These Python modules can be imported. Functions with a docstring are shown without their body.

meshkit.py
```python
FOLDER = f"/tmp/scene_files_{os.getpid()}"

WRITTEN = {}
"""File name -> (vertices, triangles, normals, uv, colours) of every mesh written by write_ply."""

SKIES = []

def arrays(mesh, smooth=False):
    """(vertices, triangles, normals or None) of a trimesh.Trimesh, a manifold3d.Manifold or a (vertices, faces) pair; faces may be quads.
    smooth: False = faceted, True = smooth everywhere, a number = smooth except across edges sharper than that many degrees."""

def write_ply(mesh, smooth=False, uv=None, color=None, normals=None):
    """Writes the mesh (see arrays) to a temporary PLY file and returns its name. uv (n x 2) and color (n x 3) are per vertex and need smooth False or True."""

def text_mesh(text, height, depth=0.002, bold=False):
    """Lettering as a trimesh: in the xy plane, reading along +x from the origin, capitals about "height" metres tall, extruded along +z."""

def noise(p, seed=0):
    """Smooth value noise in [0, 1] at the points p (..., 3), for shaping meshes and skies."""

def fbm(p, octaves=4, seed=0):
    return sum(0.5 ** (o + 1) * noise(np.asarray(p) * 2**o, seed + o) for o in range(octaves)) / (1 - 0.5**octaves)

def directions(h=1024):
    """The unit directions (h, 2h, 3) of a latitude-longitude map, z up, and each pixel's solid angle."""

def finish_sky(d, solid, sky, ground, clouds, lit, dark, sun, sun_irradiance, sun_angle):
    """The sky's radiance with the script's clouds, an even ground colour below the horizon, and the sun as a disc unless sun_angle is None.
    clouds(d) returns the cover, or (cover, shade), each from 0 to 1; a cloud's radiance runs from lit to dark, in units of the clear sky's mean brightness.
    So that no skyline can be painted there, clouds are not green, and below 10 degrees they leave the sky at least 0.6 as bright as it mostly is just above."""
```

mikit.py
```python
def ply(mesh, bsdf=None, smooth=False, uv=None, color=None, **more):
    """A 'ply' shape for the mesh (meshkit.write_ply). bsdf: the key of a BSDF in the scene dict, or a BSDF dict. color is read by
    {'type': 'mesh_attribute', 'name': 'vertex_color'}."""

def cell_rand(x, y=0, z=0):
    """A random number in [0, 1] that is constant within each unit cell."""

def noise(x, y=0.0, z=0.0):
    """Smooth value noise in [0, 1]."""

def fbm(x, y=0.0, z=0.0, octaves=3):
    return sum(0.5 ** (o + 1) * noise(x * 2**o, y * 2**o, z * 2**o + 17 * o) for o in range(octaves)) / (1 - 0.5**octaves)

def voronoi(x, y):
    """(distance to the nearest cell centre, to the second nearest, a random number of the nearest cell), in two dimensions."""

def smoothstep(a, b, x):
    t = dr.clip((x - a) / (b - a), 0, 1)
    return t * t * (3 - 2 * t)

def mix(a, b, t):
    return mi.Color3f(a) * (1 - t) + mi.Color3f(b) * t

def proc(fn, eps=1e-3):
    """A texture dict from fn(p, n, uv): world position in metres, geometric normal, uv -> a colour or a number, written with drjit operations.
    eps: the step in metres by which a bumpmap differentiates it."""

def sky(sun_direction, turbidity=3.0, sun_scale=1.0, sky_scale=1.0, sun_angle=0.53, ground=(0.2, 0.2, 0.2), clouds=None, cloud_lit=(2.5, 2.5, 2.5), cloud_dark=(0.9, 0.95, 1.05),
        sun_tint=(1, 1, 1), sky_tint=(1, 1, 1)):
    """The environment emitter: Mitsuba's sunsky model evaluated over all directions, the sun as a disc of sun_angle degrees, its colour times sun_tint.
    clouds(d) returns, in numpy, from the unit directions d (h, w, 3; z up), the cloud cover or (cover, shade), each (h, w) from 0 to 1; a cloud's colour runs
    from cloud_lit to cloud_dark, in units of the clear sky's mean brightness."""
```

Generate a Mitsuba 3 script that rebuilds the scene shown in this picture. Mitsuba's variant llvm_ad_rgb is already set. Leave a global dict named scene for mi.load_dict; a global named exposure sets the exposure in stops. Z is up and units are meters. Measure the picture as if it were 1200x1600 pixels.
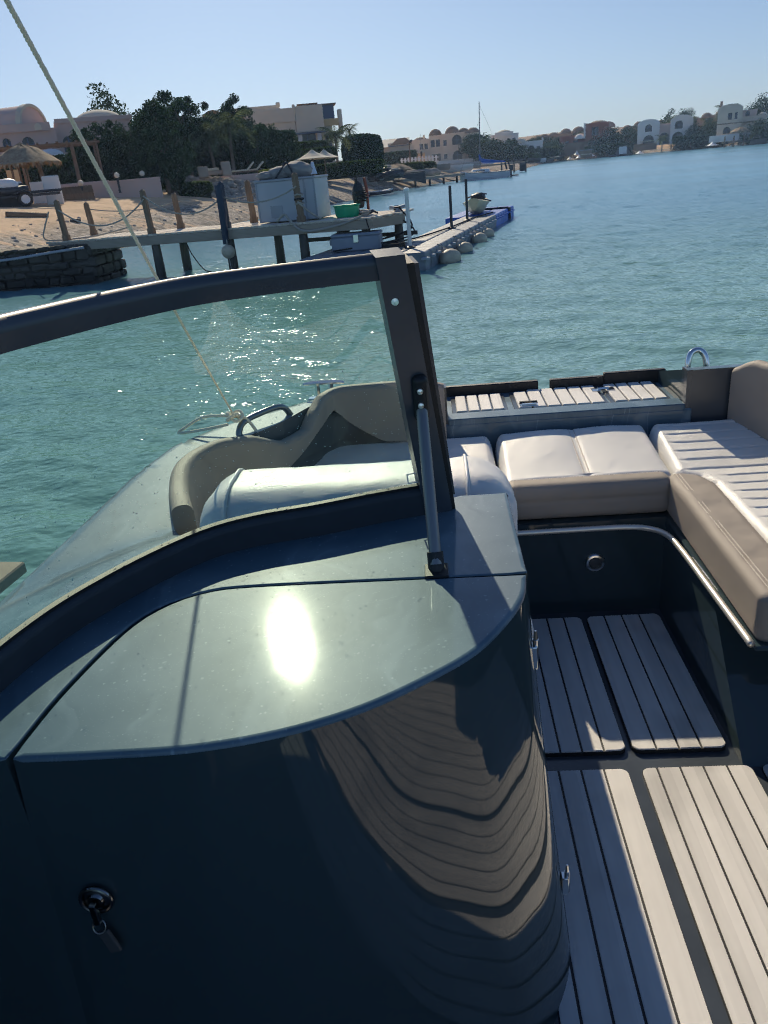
import math, random
import numpy as np, trimesh, shapely, manifold3d as m3
import drjit as dr, mitsuba as mi
import mikit, meshkit
from mikit import proc, noise, fbm, voronoi, smoothstep, mix, cell_rand
from shapely.geometry import Polygon, LineString, Point
from math import sin, cos, radians, pi, hypot, atan2
rng = np.random.default_rng(7)
scene, labels = {}, {}
T = mi.ScalarTransform4f

# ---------------------------------------------------------------- camera, sky, exposure
# world: +y is the bow direction of the boat, z = 0 the sea; the camera is held 1.5 m above the cockpit floor
EYE = (0.0, 0.0, 1.75)
YAW, PITCH, ROLL = radians(5.0), radians(23.9), radians(5.4)
_f = np.array([-sin(YAW) * cos(PITCH), cos(YAW) * cos(PITCH), -sin(PITCH)])
_r = np.array([cos(YAW), sin(YAW), 0.0])
_d = np.cross(_f, _r)
_up = sin(ROLL) * _r - cos(ROLL) * _d
if _up[2] < 0: _up = -(-sin(ROLL) * _r - cos(ROLL) * _d)
scene['camera'] = {'type': 'perspective', 'fov': 53.13, 'fov_axis': 'x', 'near_clip': 0.02, 'far_clip': 6000.0,
                   'to_world': T().look_at(origin=list(EYE), target=[float(a + b) for a, b in zip(EYE, _f)], up=[float(x) for x in _up])}
SUN = (-0.205, 0.818, 0.537)
scene['sky'] = mikit.sky(SUN, turbidity=2.6, ground=(0.08, 0.16, 0.17), sky_scale=0.62, sun_tint=(0.92, 1.0, 1.10), sky_tint=(0.95, 1.0, 1.22))
exposure = 2.0

# ---------------------------------------------------------------- materials
def rgb(c): return {'type': 'rgb', 'value': [float(x) for x in c]}
def tex(c): return proc(c) if callable(c) else rgb(c)
def flt(c): return proc(c) if callable(c) else float(c)
def M(name, color, rough=0.6, bump=None, bscale=1.0, eps=1e-3, two=True, **kw):
    b = {'type': 'principled', 'base_color': tex(color), 'roughness': flt(rough), **{k: flt(v) for k, v in kw.items()}}
    if bump is not None:
        b = {'type': 'bumpmap', 'arbitrary': proc(bump, eps), 'scale': float(bscale), 'bsdf': b}
    scene[name] = {'type': 'twosided', 'bsdf': b} if two else b
    return name
def tone(c, s, amt, lo=None):
    """A colour with soft unevenness: s = cells per metre."""
    c = [float(x) for x in c]
    def fn(p, n, uv):
        t = fbm(p.x * s, p.y * s, p.z * s, 3)
        return mi.Color3f(*c) * (1 - amt + 2 * amt * t)
    return fn
def r2_(p): return noise(p.x * 31, p.y * 31, 8.0)
def gel_col(p, n, uv):
    # slate gelcoat, dusted with dried salt and fine scratches
    d = fbm(p.x * 9, p.y * 9, p.z * 9, 3)
    a, b, r = voronoi(p.x * 62 + 3 * d, p.y * 62)
    spot = smoothstep(0.05 + 0.22 * r2_(p), 0.03, a) * (r > 0.80)
    a2, b2, r2 = voronoi(p.x * 150, p.y * 150)
    spot2 = smoothstep(0.25, 0.1, a2) * (r2 > 0.8) * d
    ang = noise(p.x * 7, p.y * 7, 3.0) * 6.3
    scr = noise((p.x * dr.cos(ang) + p.y * dr.sin(ang)) * 300, (p.y * dr.cos(ang) - p.x * dr.sin(ang)) * 14, 5.0)
    s = smoothstep(0.86, 0.95, scr) * 0.25
    return mi.Color3f(0.064, 0.116, 0.158) + mi.Color3f(0.10, 0.115, 0.125) * (0.35 * smoothstep(0.35, 0.75, d) + 0.8 * spot + 0.4 * spot2 + s + 0.55 * smoothstep(0.52, 0.75, fbm(p.x * 22 + 4 * d, p.y * 5, 2.0, 3)) * d)
def gel_rough(p, n, uv):
    return 0.05 + 0.03 * fbm(p.x * 14, p.y * 14, p.z * 14, 3)
scene['gelcoat_dusty'] = {'type': 'twosided', 'bsdf': {'type': 'blendbsdf', 'weight': 0.42,
    'first': {'type': 'principled', 'base_color': proc(gel_col), 'roughness': proc(gel_rough), 'specular': 0.42},
    'second': {'type': 'principled', 'base_color': proc(gel_col), 'roughness': 0.46, 'specular': 0.5}}}
def wob(p, n, uv): return fbm(p.x * 5, p.y * 5, p.z * 5, 2)
M('gelcoat_gloss', (0.032, 0.053, 0.062), lambda p, n, uv: 0.03 + 0.10 * smoothstep(0.5, 0.8, fbm(p.x * 6, p.y * 6, p.z * 4, 4)), specular=0.55, bump=wob, bscale=0.0014, eps=4e-3)
M('gelcoat_slate', tone((0.05, 0.06, 0.072), 12, 0.2), 0.22, specular=0.5)
M('frame_metal', tone((0.045, 0.055, 0.070), 30, 0.12), 0.33, metallic=0.0, specular=0.6)
M('frame_dark', tone((0.035, 0.044, 0.056), 30, 0.12), 0.62, specular=0.25)
M('black_rubber', (0.011, 0.012, 0.014), 0.5)
M('chrome', (0.82, 0.82, 0.80), 0.10, metallic=1.0)
M('dark_chrome', (0.28, 0.28, 0.28), 0.16, metallic=1.0)
M('brushed_metal', (0.27, 0.27, 0.27), 0.45, metallic=0.8)
M('trim_metal', (0.74, 0.70, 0.62), 0.3, metallic=0.6)
def grain(p, n, uv): return fbm(p.x * 420, p.y * 420, p.z * 420, 2) + 1.5 * fbm(p.x * 14, p.y * 14, p.z * 14, 2) + 0.9 * fbm(p.x * 38, p.y * 21, p.z * 30, 3)
M('vinyl_white', tone((0.67, 0.66, 0.63), 6, 0.06), 0.42, bump=grain, bscale=0.0014, eps=8e-4)
M('vinyl_beige', tone((0.285, 0.25, 0.215), 7, 0.10), 0.62, specular=0.3, bump=grain, bscale=0.0014, eps=8e-4)
M('vinyl_grey', (0.05, 0.056, 0.06), 0.6)
M('thread', (0.55, 0.50, 0.44), 0.8)
def foam(p, n, uv):
    k = cell_rand(dr.floor(p.x * 16.5), dr.floor(p.y * 0.6), 3)
    st = fbm(p.x * 60, p.y * 6, 0, 3)
    dirt = smoothstep(0.6, 0.8, fbm(p.x * 5, p.y * 4, 2, 3))
    return mi.Color3f(0.60, 0.585, 0.56) * (0.86 + 0.16 * k + 0.16 * st - 0.20 * dirt)
def foam_b(p, n, uv): return fbm(p.x * 500, p.y * 500, p.z * 500, 2)
M('deck_foam', foam, 0.62, bump=foam_b, bscale=0.0006, eps=5e-4, specular=0.3)
M('rope_tan', (0.80, 0.71, 0.55), 0.85)
M('salt', (0.75, 0.78, 0.76), 0.8)
scene['windshield_glass'] = {'type': 'thindielectric', 'int_ior': 1.5, 'specular_transmittance': rgb((0.73, 0.90, 0.85))}

# ---------------------------------------------------------------- mesh helpers
def mk(v, f):
    f = np.asarray(f, int)
    if f.ndim == 2 and f.shape[1] == 4: f = np.vstack([f[:, [0, 1, 2]], f[:, [0, 2, 3]]])
    return trimesh.Trimesh(np.asarray(v, float), f, process=False)
def cat(*ms):
    ms = [m for g in ms for m in (g if isinstance(g, (list, tuple)) else [g])]
    vs, fs, n = [], [], 0
    for m in ms:
        vs.append(np.asarray(m.vertices)); fs.append(np.asarray(m.faces) + n); n += len(vs[-1])
    return mk(np.vstack(vs), np.vstack(fs))
def moved(m, loc=(0, 0, 0), rz=0.0, sc=1.0, rx=0.0, ry=0.0):
    v = np.asarray(m.vertices) * sc
    for ang, (i, j) in ((rx, (1, 2)), (ry, (2, 0)), (rz, (0, 1))):
        if ang:
            c, s = cos(ang), sin(ang); a, b = v[:, i].copy(), v[:, j].copy()
            v[:, i], v[:, j] = c * a - s * b, s * a + c * b
    return mk(v + np.asarray(loc, float), m.faces)
def box(x0, x1, y0, y1, z0, z1, c=0.0):
    """An axis-aligned box, its edges chamfered by c."""
    if c <= 0:
        v = [[x, y, z] for x in (x0, x1) for y in (y0, y1) for z in (z0, z1)]
        f = [[0, 1, 3], [0, 3, 2], [4, 6, 7], [4, 7, 5], [0, 4, 5], [0, 5, 1], [2, 3, 7], [2, 7, 6], [0, 2, 6], [0, 6, 4], [1, 5, 7], [1, 7, 3]]
        return mk(v, f)
    pts = []
    for sx, x in ((1, x0), (-1, x1)):
        for sy, y in ((1, y0), (-1, y1)):
            for sz, z in ((1, z0), (-1, z1)):
                pts += [[x + sx * c, y + sy * c, z], [x + sx * c, y, z + sz * c], [x, y + sy * c, z + sz * c]]
    h = m3.Manifold.hull_points(np.array(pts)).to_mesh()
    return mk(h.vert_properties[:, :3], h.tri_verts)
def rbox(lo, hi, r, step=0.03, fn=None):
    """A box with edges rounded to r, finely divided so that fn(vertices, normals) may press seams into it."""
    lo, hi = np.array(lo, float), np.array(hi, float); r = min(r, *(hi - lo) / 2 * 0.999)
    vs, fs, n0 = [], [], 0
    ax = []
    for k in range(3):
        L = hi[k] - lo[k]
        a = np.linspace(0, r, 6)[:-1]; m = np.linspace(r, L - r, max(2, int((L - 2 * r) / step) + 2))
        ax.append(lo[k] + np.concatenate([a, m, L - a[::-1]]))
    for k in range(3):
        i, j = [q for q in range(3) if q != k]
        A, B = np.meshgrid(ax[i], ax[j], indexing='ij')
        for side in (0, 1):
            p = np.zeros(A.shape + (3,)); p[..., i], p[..., j], p[..., k] = A, B, (lo, hi)[side][k]
            na, nb = A.shape
            q = np.arange(na * nb).reshape(na, nb)
            f = np.stack([q[:-1, :-1], q[1:, :-1], q[1:, 1:], q[:-1, 1:]], -1).reshape(-1, 4)
            if (side == 0) == (k != 1): f = f[:, ::-1]
            vs.append(p.reshape(-1, 3)); fs.append(f + n0); n0 += na * nb
    v, f = np.vstack(vs), np.vstack(fs)
    core = np.clip(v, lo + r, hi - r); d = v - core
    n = d / np.maximum(np.linalg.norm(d, axis=1, keepdims=True), 1e-9)
    v = core + r * n
    if fn is not None: v = fn(v, n)
    m = mk(v, f); m.merge_vertices(merge_norm=True, merge_tex=True, digits_vertex=6)
    return m
def tube(pts, r, sides=8, caps=True, flat=1.0):
    p = np.asarray(pts, float); n = len(p)
    t = np.gradient(p, axis=0); t /= np.linalg.norm(t, axis=1, keepdims=True) + 1e-12
    a = np.cross(t[0], [0, 0, 1.0] if abs(t[0][2]) < 0.9 else [1.0, 0, 0]); a /= np.linalg.norm(a)
    A = []
    for k in range(n):
        a = a - t[k] * (a @ t[k]); a /= np.linalg.norm(a) + 1e-12; A.append(a)
    A = np.array(A); B = np.cross(t, A); ang = np.arange(sides) * 2 * pi / sides
    r = np.broadcast_to(np.asarray(r, float), (n,))
    v = p[:, None] + r[:, None, None] * (np.cos(ang)[None, :, None] * A[:, None] + flat * np.sin(ang)[None, :, None] * B[:, None])
    v = v.reshape(-1, 3)
    i, j = np.meshgrid(np.arange(n - 1), np.arange(sides), indexing='ij')
    q = np.stack([i * sides + j, i * sides + (j + 1) % sides, (i + 1) * sides + (j + 1) % sides, (i + 1) * sides + j], -1).reshape(-1, 4)
    f = np.vstack([q[:, [0, 1, 2]], q[:, [0, 2, 3]]])
    if caps:
        v = np.vstack([v, p[:1], p[-1:]]); k = np.arange(sides); a, b = n * sides, n * sides + 1
        f = np.vstack([f, np.stack([k * 0 + a, (k + 1) % sides, k], 1), np.stack([k * 0 + b, (n - 1) * sides + k, (n - 1) * sides + (k + 1) % sides], 1)])
    return mk(v, f)
def lathe(prof, n=20):
    """prof: (radius, z) from the bottom up, turned about z."""
    prof = np.asarray(prof, float); a = np.arange(n) * 2 * pi / n
    v = np.stack([prof[:, None, 0] * np.cos(a), prof[:, None, 0] * np.sin(a), np.broadcast_to(prof[:, None, 1], (len(prof), n))], -1).reshape(-1, 3)
    i, j = np.meshgrid(np.arange(len(prof) - 1), np.arange(n), indexing='ij')
    q = np.stack([i * n + j, i * n + (j + 1) % n, (i + 1) * n + (j + 1) % n, (i + 1) * n + j], -1).reshape(-1, 4)
    return mk(v, q)
def prism(poly, z0, z1):
    g = poly if hasattr(poly, 'area') else Polygon(poly)
    gs = [g] if g.geom_type == 'Polygon' else list(g.geoms)
    out = []
    for s in gs:
        m = trimesh.creation.extrude_polygon(s, z1 - z0, engine='earcut'); out.append(mk(m.vertices + [0, 0, z0], m.faces))
    return cat(out)
def spline(pts, n=40):
    """Catmull-Rom through the points."""
    p = np.asarray(pts, float); q = np.vstack([2 * p[0] - p[1], p, 2 * p[-1] - p[-2]])
    L = np.concatenate([[0], np.cumsum(np.linalg.norm(np.diff(p, axis=0), axis=1))])
    out = []
    for s in np.linspace(0, L[-1], n):
        k = min(np.searchsorted(L, s, side='right') - 1, len(p) - 2); t = (s - L[k]) / (L[k + 1] - L[k])
        a, b, c, d = q[k:k + 4]
        out.append(0.5 * (2 * b + (c - a) * t + (2 * a - 5 * b + 4 * c - d) * t**2 + (3 * b - a - 3 * c + d) * t**3))
    return np.array(out)
def grid_faces(nu, nv, closed_v=False):
    i, j = np.meshgrid(np.arange(nu - 1), np.arange(nv if closed_v else nv - 1), indexing='ij')
    return np.stack([i * nv + j, i * nv + (j + 1) % nv, (i + 1) * nv + (j + 1) % nv, (i + 1) * nv + j], -1).reshape(-1, 4)
def sheet(rows):
    """Rows of points (nu, nv, 3) as a surface."""
    rows = np.asarray(rows, float); return mk(rows.reshape(-1, 3), grid_faces(*rows.shape[:2]))
def sweep(sections):
    """Closed cross-sections (n, k, 3) as a capped solid."""
    s = np.asarray(sections, float); n, k = s.shape[:2]
    v = np.vstack([s.reshape(-1, 3), s[0].mean(0)[None], s[-1].mean(0)[None]]); f = grid_faces(n, k, True)
    f = np.vstack([f[:, [0, 1, 2]], f[:, [0, 2, 3]]]); j = np.arange(k)
    f = np.vstack([f, np.stack([j * 0 + n * k, j, (j + 1) % k], 1), np.stack([j * 0 + n * k + 1, (n - 1) * k + (j + 1) % k, (n - 1) * k + j], 1)])
    return mk(v, f)

# ---------------------------------------------------------------- scene helpers
counts = {}
def numbered(name):
    k = counts.get(name, 0); counts[name] = k + 1
    return name if k == 0 else f'{name}_{k:03d}'
def put(key, mesh, mat, smooth=False, **kw):
    scene[key] = mikit.ply(mesh, mat, smooth=smooth, **kw); return key
def thing(name, label, category, group=None, kind=None):
    key = numbered(name); labels[key] = {'label': label, 'category': category}
    if group: labels[key]['group'] = group
    if kind: labels[key]['kind'] = kind
    return key
def part(parent, name, mesh, mat, smooth=False, label=None, kind=None):
    key = put(numbered(parent + '__' + name), mesh, mat, smooth)
    if label or kind: labels[key] = {k: v for k, v in (('label', label), ('kind', kind)) if v}
    return key
def single(name, mesh, mat, label, category, group=None, smooth=False, kind=None):
    key = thing(name, label, category, group, kind); return put(key, mesh, mat, smooth)
def struct(name, mesh, mat, smooth=False, **kw):
    key = numbered(name); labels[key] = {'kind': 'structure'}; return put(key, mesh, mat, smooth, **kw)

# ================================================================ the sea
def wave(x, y):
    """Height of the sea: wind ripples of 0.25 to 3 m, heaped together by slow noise."""
    out = np.zeros_like(x); r = np.random.default_rng(3)
    warp = meshkit.fbm(np.stack([x * 0.35, y * 0.35, 0 * x], -1), 3, 5) * 2.2
    for L, a, n in ((2.6, 0.0065, 4), (1.3, 0.0070, 5), (0.62, 0.0068, 7), (0.32, 0.0046, 7)):
        for k in range(n):
            th = 1.15 + r.normal(0, 0.38 if L > 1 else 0.70); q = 2 * pi / (L * r.uniform(0.75, 1.3))
            ph = (x * cos(th) + y * sin(th)) * q + r.uniform(0, 6.28) + warp * (1.0 + 0.6 * k / n)
            s = np.sin(ph); out += a / n**0.5 * (s + 0.28 * np.cos(2 * ph))
    gust = 0.45 + 1.1 * meshkit.fbm(np.stack([x * 0.11, y * 0.17, 0 * x + 3], -1), 3, 9)
    return out * gust
rad = np.concatenate([np.linspace(0, 1.6, 4)[:-1], 1.6 * (1 + 0.0125) ** np.arange(0, 640)]); rad = rad[rad < 900]; rad = np.append(rad, [1500, 3000, 5000])
a1 = np.linspace(radians(-42), radians(36), 820); a2 = np.linspace(radians(36), radians(318), 160)[1:-1]
ang = np.concatenate([a1, a2]); RR, AA = np.meshgrid(rad, ang, indexing='ij')
wx, wy = RR * np.sin(AA), RR * np.cos(AA)
wz = wave(wx, wy) * np.clip(1 - (RR - 60) / 300, 0, 1)
wf = grid_faces(len(rad), len(ang), True)
def sea_col(p, n, uv):
    d = dr.sqrt(p.x * p.x + p.y * p.y)
    t = fbm(p.x * 0.12, p.y * 0.12, 4, 3)
    shore = smoothstep(30, 8, d)
    c = mix((0.088, 0.222, 0.310), (0.135, 0.275, 0.272), shore)
    return c * (0.8 + 0.4 * t)
def ripple(p, n, uv):
    return fbm(p.x * 4.5 + 0.8 * noise(p.x, p.y, 1), p.y * 9, 0, 3) + 0.6 * fbm(p.x * 17, p.y * 26, 3, 2) + 3.2 * smoothstep(15, 60, dr.sqrt(p.x * p.x + p.y * p.y)) * fbm(p.x * 0.55 + noise(p.x * 0.2, p.y * 0.2), p.y * 1.5, 8, 2)
scene['sea_water'] = {'type': 'bumpmap', 'arbitrary': proc(ripple, 6e-3), 'scale': 0.012,
                      'bsdf': {'type': 'principled', 'base_color': proc(sea_col), 'roughness': 0.055, 'eta': 1.34}}
struct('sea', mk(np.stack([wx, wy, wz], -1).reshape(-1, 3), wf), 'sea_water', smooth=True)

# ================================================================ the motor boat
# heights below are above the cockpit floor, which lies 0.25 m above the sea
Z0 = 0.25
BOAT = thing('motor_boat', 'dark slate motor boat in the foreground with curved windshield, glossy console and white seats', 'motor boat')
HULL = np.array([(-1.0, -2.6), (-1.0, 0.9), (-0.985, 1.4), (-0.967, 1.77), (-0.95, 2.13), (-0.905, 2.40), (-0.81, 2.56), (-0.67, 2.70), (-0.54, 2.81), (-0.45, 2.875), (-0.3, 2.915), (-0.03, 2.93),
                 (0.96, 2.93), (1.2, 2.93), (1.42, 2.78), (1.60, 2.45), (1.70, 2.0), (1.74, 1.2), (1.75, -2.6)])
RIM = [(0.132, 1.487), (-0.05, 1.492), (-0.3, 1.50), (-0.52, 1.515), (-0.60, 1.56), (-0.675, 1.70), (-0.76, 1.93), (-0.805, 2.12), (-0.785, 2.26), (-0.71, 2.37), (-0.62, 2.46), (-0.55, 2.57), (-0.495, 2.70),
       (-0.455, 2.79), (-0.385, 2.842), (-0.2, 2.858), (0.02, 2.866), (0.94, 2.866), (1.12, 2.866), (1.16, 2.75), (1.27, 2.40), (1.40, 1.95), (1.48, 1.4), (1.5, -2.6), (-0.75, -2.6), (-0.75, 0.9), (-0.5, 1.0), (-0.1, 1.2), (0.1, 1.3)]
# windshield foot (x, y) and its head, listed from the post by the gangway round to port
FOOT = spline([(0.005, 1.425), (-0.12, 1.388), (-0.246, 1.342), (-0.36, 1.312), (-0.46, 1.255), (-0.578, 1.10), (-0.655, 0.915), (-0.70, 0.60), (-0.71, 0.2)], 60)
HEAD = spline([(-0.050, 1.300), (-0.16, 1.272), (-0.275, 1.232), (-0.36, 1.185), (-0.425, 1.105), (-0.492, 0.985), (-0.545, 0.84), (-0.585, 0.55), (-0.59, 0.2)], 60)
# console: the door with the lid over it, and the fixed part round it
FRONT = spline([(-0.5575, 0.727), (-0.45, 0.728), (-0.328, 0.734), (-0.22, 0.757), (-0.1264, 0.796), (-0.045, 0.85), (0.030, 0.914), (0.082, 0.99), (0.115, 1.06), (0.127, 1.124)], 40)
SEAM = spline([(0.127, 1.128), (-0.1, 1.132), (-0.33, 1.134), (-0.41, 1.124), (-0.47, 1.086), (-0.513, 1.014), (-0.547, 0.86), (-0.5595, 0.727)], 40)
door_poly = Polygon(np.vstack([FRONT[:-1], SEAM[:-1]]))
out_line = LineString(FOOT[:52]).parallel_offset(0.035, 'right')
oc = np.array(out_line.coords)
if np.linalg.norm(oc[0] - FOOT[0]) > np.linalg.norm(oc[-1] - FOOT[0]): oc = oc[::-1]
if Polygon([(0.13, 1.0), *FOOT[:52], (-0.4, 0.73)]).contains(Point(oc[20])): raise SystemExit('offset went inwards')
fixed_poly = Polygon([(0.130, 1.138), (0.130, 1.482), (0.03, 1.482), *[tuple(q) for q in oc if q[1] < 1.478 and q[0] < 0.03], (-0.75, 0.727), (-0.5675, 0.727), *[tuple(q + (-0.0065 if q[1] < 1.1 else -0.003, 0.006)) for q in SEAM[::-1][1:-1]]]).buffer(0)
def cr2(a, b): return a[:, 0] * b[:, 1] - a[:, 1] * b[:, 0]
def solid(poly, ztop, flare, r=0.008, zbot=0.0, per=0.02):
    """A standing solid on poly with a rounded top edge, its foot set out by flare."""
    g = shapely.segmentize(shapely.geometry.polygon.orient(poly, 1.0), per); p = np.array(g.exterior.coords)[:-1]
    e = np.roll(p, -1, 0) - p; n = np.stack([e[:, 1], -e[:, 0]], 1); n /= np.linalg.norm(n, axis=1, keepdims=True) + 1e-12
    n = n + np.roll(n, 1, 0); n /= np.linalg.norm(n, axis=1, keepdims=True) + 1e-12
    rows = [np.c_[p + n * o, np.full(len(p), z)] for o, z in
            [(flare(p, t)[:, None] if callable(flare) else 0.0, zbot + (ztop - r - zbot) * (1 - t)) for t in np.linspace(1, 0, 9)]]
    sharp = shapely.distance(shapely.points(p), LineString(SEAM)) < 0.012; rr = np.where(sharp, 0.003, r)[:, None]
    for t in range(len(rows)): rows[t][:, 2] += (r - rr[:, 0]) * (t / (len(rows) - 1))
    top_rows = [rows[-1]] + [np.c_[p - n * rr * (1 - cos(a)), ztop - rr + rr * sin(a)] for a in np.linspace(0, pi / 2, 6)[1:]]
    k = len(p); side = mk(np.array(rows).reshape(-1, 3), grid_faces(len(rows), k, True)); rows = top_rows; edge = mk(np.array(rows).reshape(-1, 3), grid_faces(len(rows), k, True))
    v2, f2 = trimesh.creation.triangulate_polygon(Polygon(rows[-1][:, :2]), engine='earcut')
    v2 = np.asarray(v2); z = np.full(len(v2), ztop)
    f2 = np.asarray(f2); a = v2[f2]; ccw = cr2(a[:, 1] - a[:, 0], a[:, 2] - a[:, 0]) > 0
    f2[~ccw] = f2[~ccw][:, ::-1]
    return side, cat(edge, mk(np.c_[v2, z], f2))
TOP = Z0 + 0.87
def flare_door(p, t):
    # the door bulges out towards the floor; its seam edges stay put
    ds = shapely.distance(shapely.points(p), LineString(SEAM[2:-1]))
    return 0.088 * t ** 1.15 * np.clip(ds / 0.06, 0.0, 1) + 0.0
def flare_fixed(p, t): return 0.0 * p[:, 0]
CONSOLE = numbered(BOAT + '__console')
labels[CONSOLE] = {'label': 'dark glossy console with a rounded door and a dusty lid'}
sd, tp = solid(door_poly, TOP, lambda p, t: np.where(shapely.distance(shapely.points(p), LineString(FRONT)) < 0.004, 0.08 * t ** 1.1, 0.0), zbot=Z0)
part(CONSOLE, 'door', sd, 'gelcoat_gloss', 40)
part(CONSOLE, 'lid', tp, 'gelcoat_dusty', 50)
sd, tp = solid(fixed_poly, TOP, lambda p, t: np.where((p[:, 1] < 0.73), 0.08 * t ** 1.1, np.where((p[:, 0] > 0.125) & (p[:, 1] < 1.2), 0.075 * t ** 1.1, 0.0)), zbot=Z0)
part(CONSOLE, 'side_panel', sd, 'gelcoat_gloss', 40)
part(CONSOLE, 'dash_top', tp, 'gelcoat_dusty', 50)
part(CONSOLE, 'gap_floor', prism(shapely.union_all([door_poly, fixed_poly]).buffer(0.012).buffer(-0.02), Z0 + 0.02, TOP - 0.02), 'black_rubber')
for y, x, z, tilt in ((1.104, 0.1385, 0.73, 0.0), (1.10, 0.196, 0.19, 0.0)):       # hinges of the door
    h = numbered(CONSOLE + '__hinge')
    put(h, cat(tube([(x, y, Z0 + z - 0.030), (x, y, Z0 + z + 0.028)], 0.0055, 10), tube([(x, y, Z0 + z + 0.028), (x, y, Z0 + z + 0.045)], [0.0042, 0.002], 8), box(x - 0.012, x + 0.003, y - 0.010, y + 0.010, Z0 + z - 0.026, Z0 + z + 0.018, 0.002)), 'chrome', 40)
# latch on the door, with its key ring hanging
lx, lz = -0.495, Z0 + 0.645
def wall_y(h): return 0.727 - 0.08 * (1 - h / 0.854) ** 1.1
ly = wall_y(0.645) - 0.002
lat = numbered(CONSOLE + '__latch')
ring = np.array([(lx + 0.021 * cos(a), ly - 0.005, lz + 0.021 * sin(a)) for a in np.linspace(0, 2 * pi, 33)])
put(lat, cat(tube(ring, 0.0028, 8, False), moved(lathe([(0, 0), (0.0195, 0), (0.0195, 0.003), (0.012, 0.005), (0.010, 0.009), (0, 0.010)], 24), (lx, ly, lz), rx=pi / 2)), 'dark_chrome', 40)
K = thing('key', 'small key with a tag hanging from the round latch on the console door', 'key')
part(K, 'blade', cat(box(lx - 0.004, lx + 0.005, ly - 0.020, ly - 0.012, lz - 0.03, lz + 0.006, 0.001)), 'dark_chrome')
part(K, 'ring', tube([(lx + 0.009 * cos(a), ly - 0.016 + 0.004 * sin(a), lz - 0.036 + 0.009 * sin(a)) for a in np.linspace(0, 2 * pi, 17)], 0.0013, 6, False), 'dark_chrome', True)
part(K, 'tag', moved(rbox((-0.009, -0.003, -0.042), (0.009, 0.003, 0), 0.0028, 0.01), (lx + 0.003, ly - 0.016, lz - 0.044), ry=-0.25), 'vinyl_grey', True)

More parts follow.
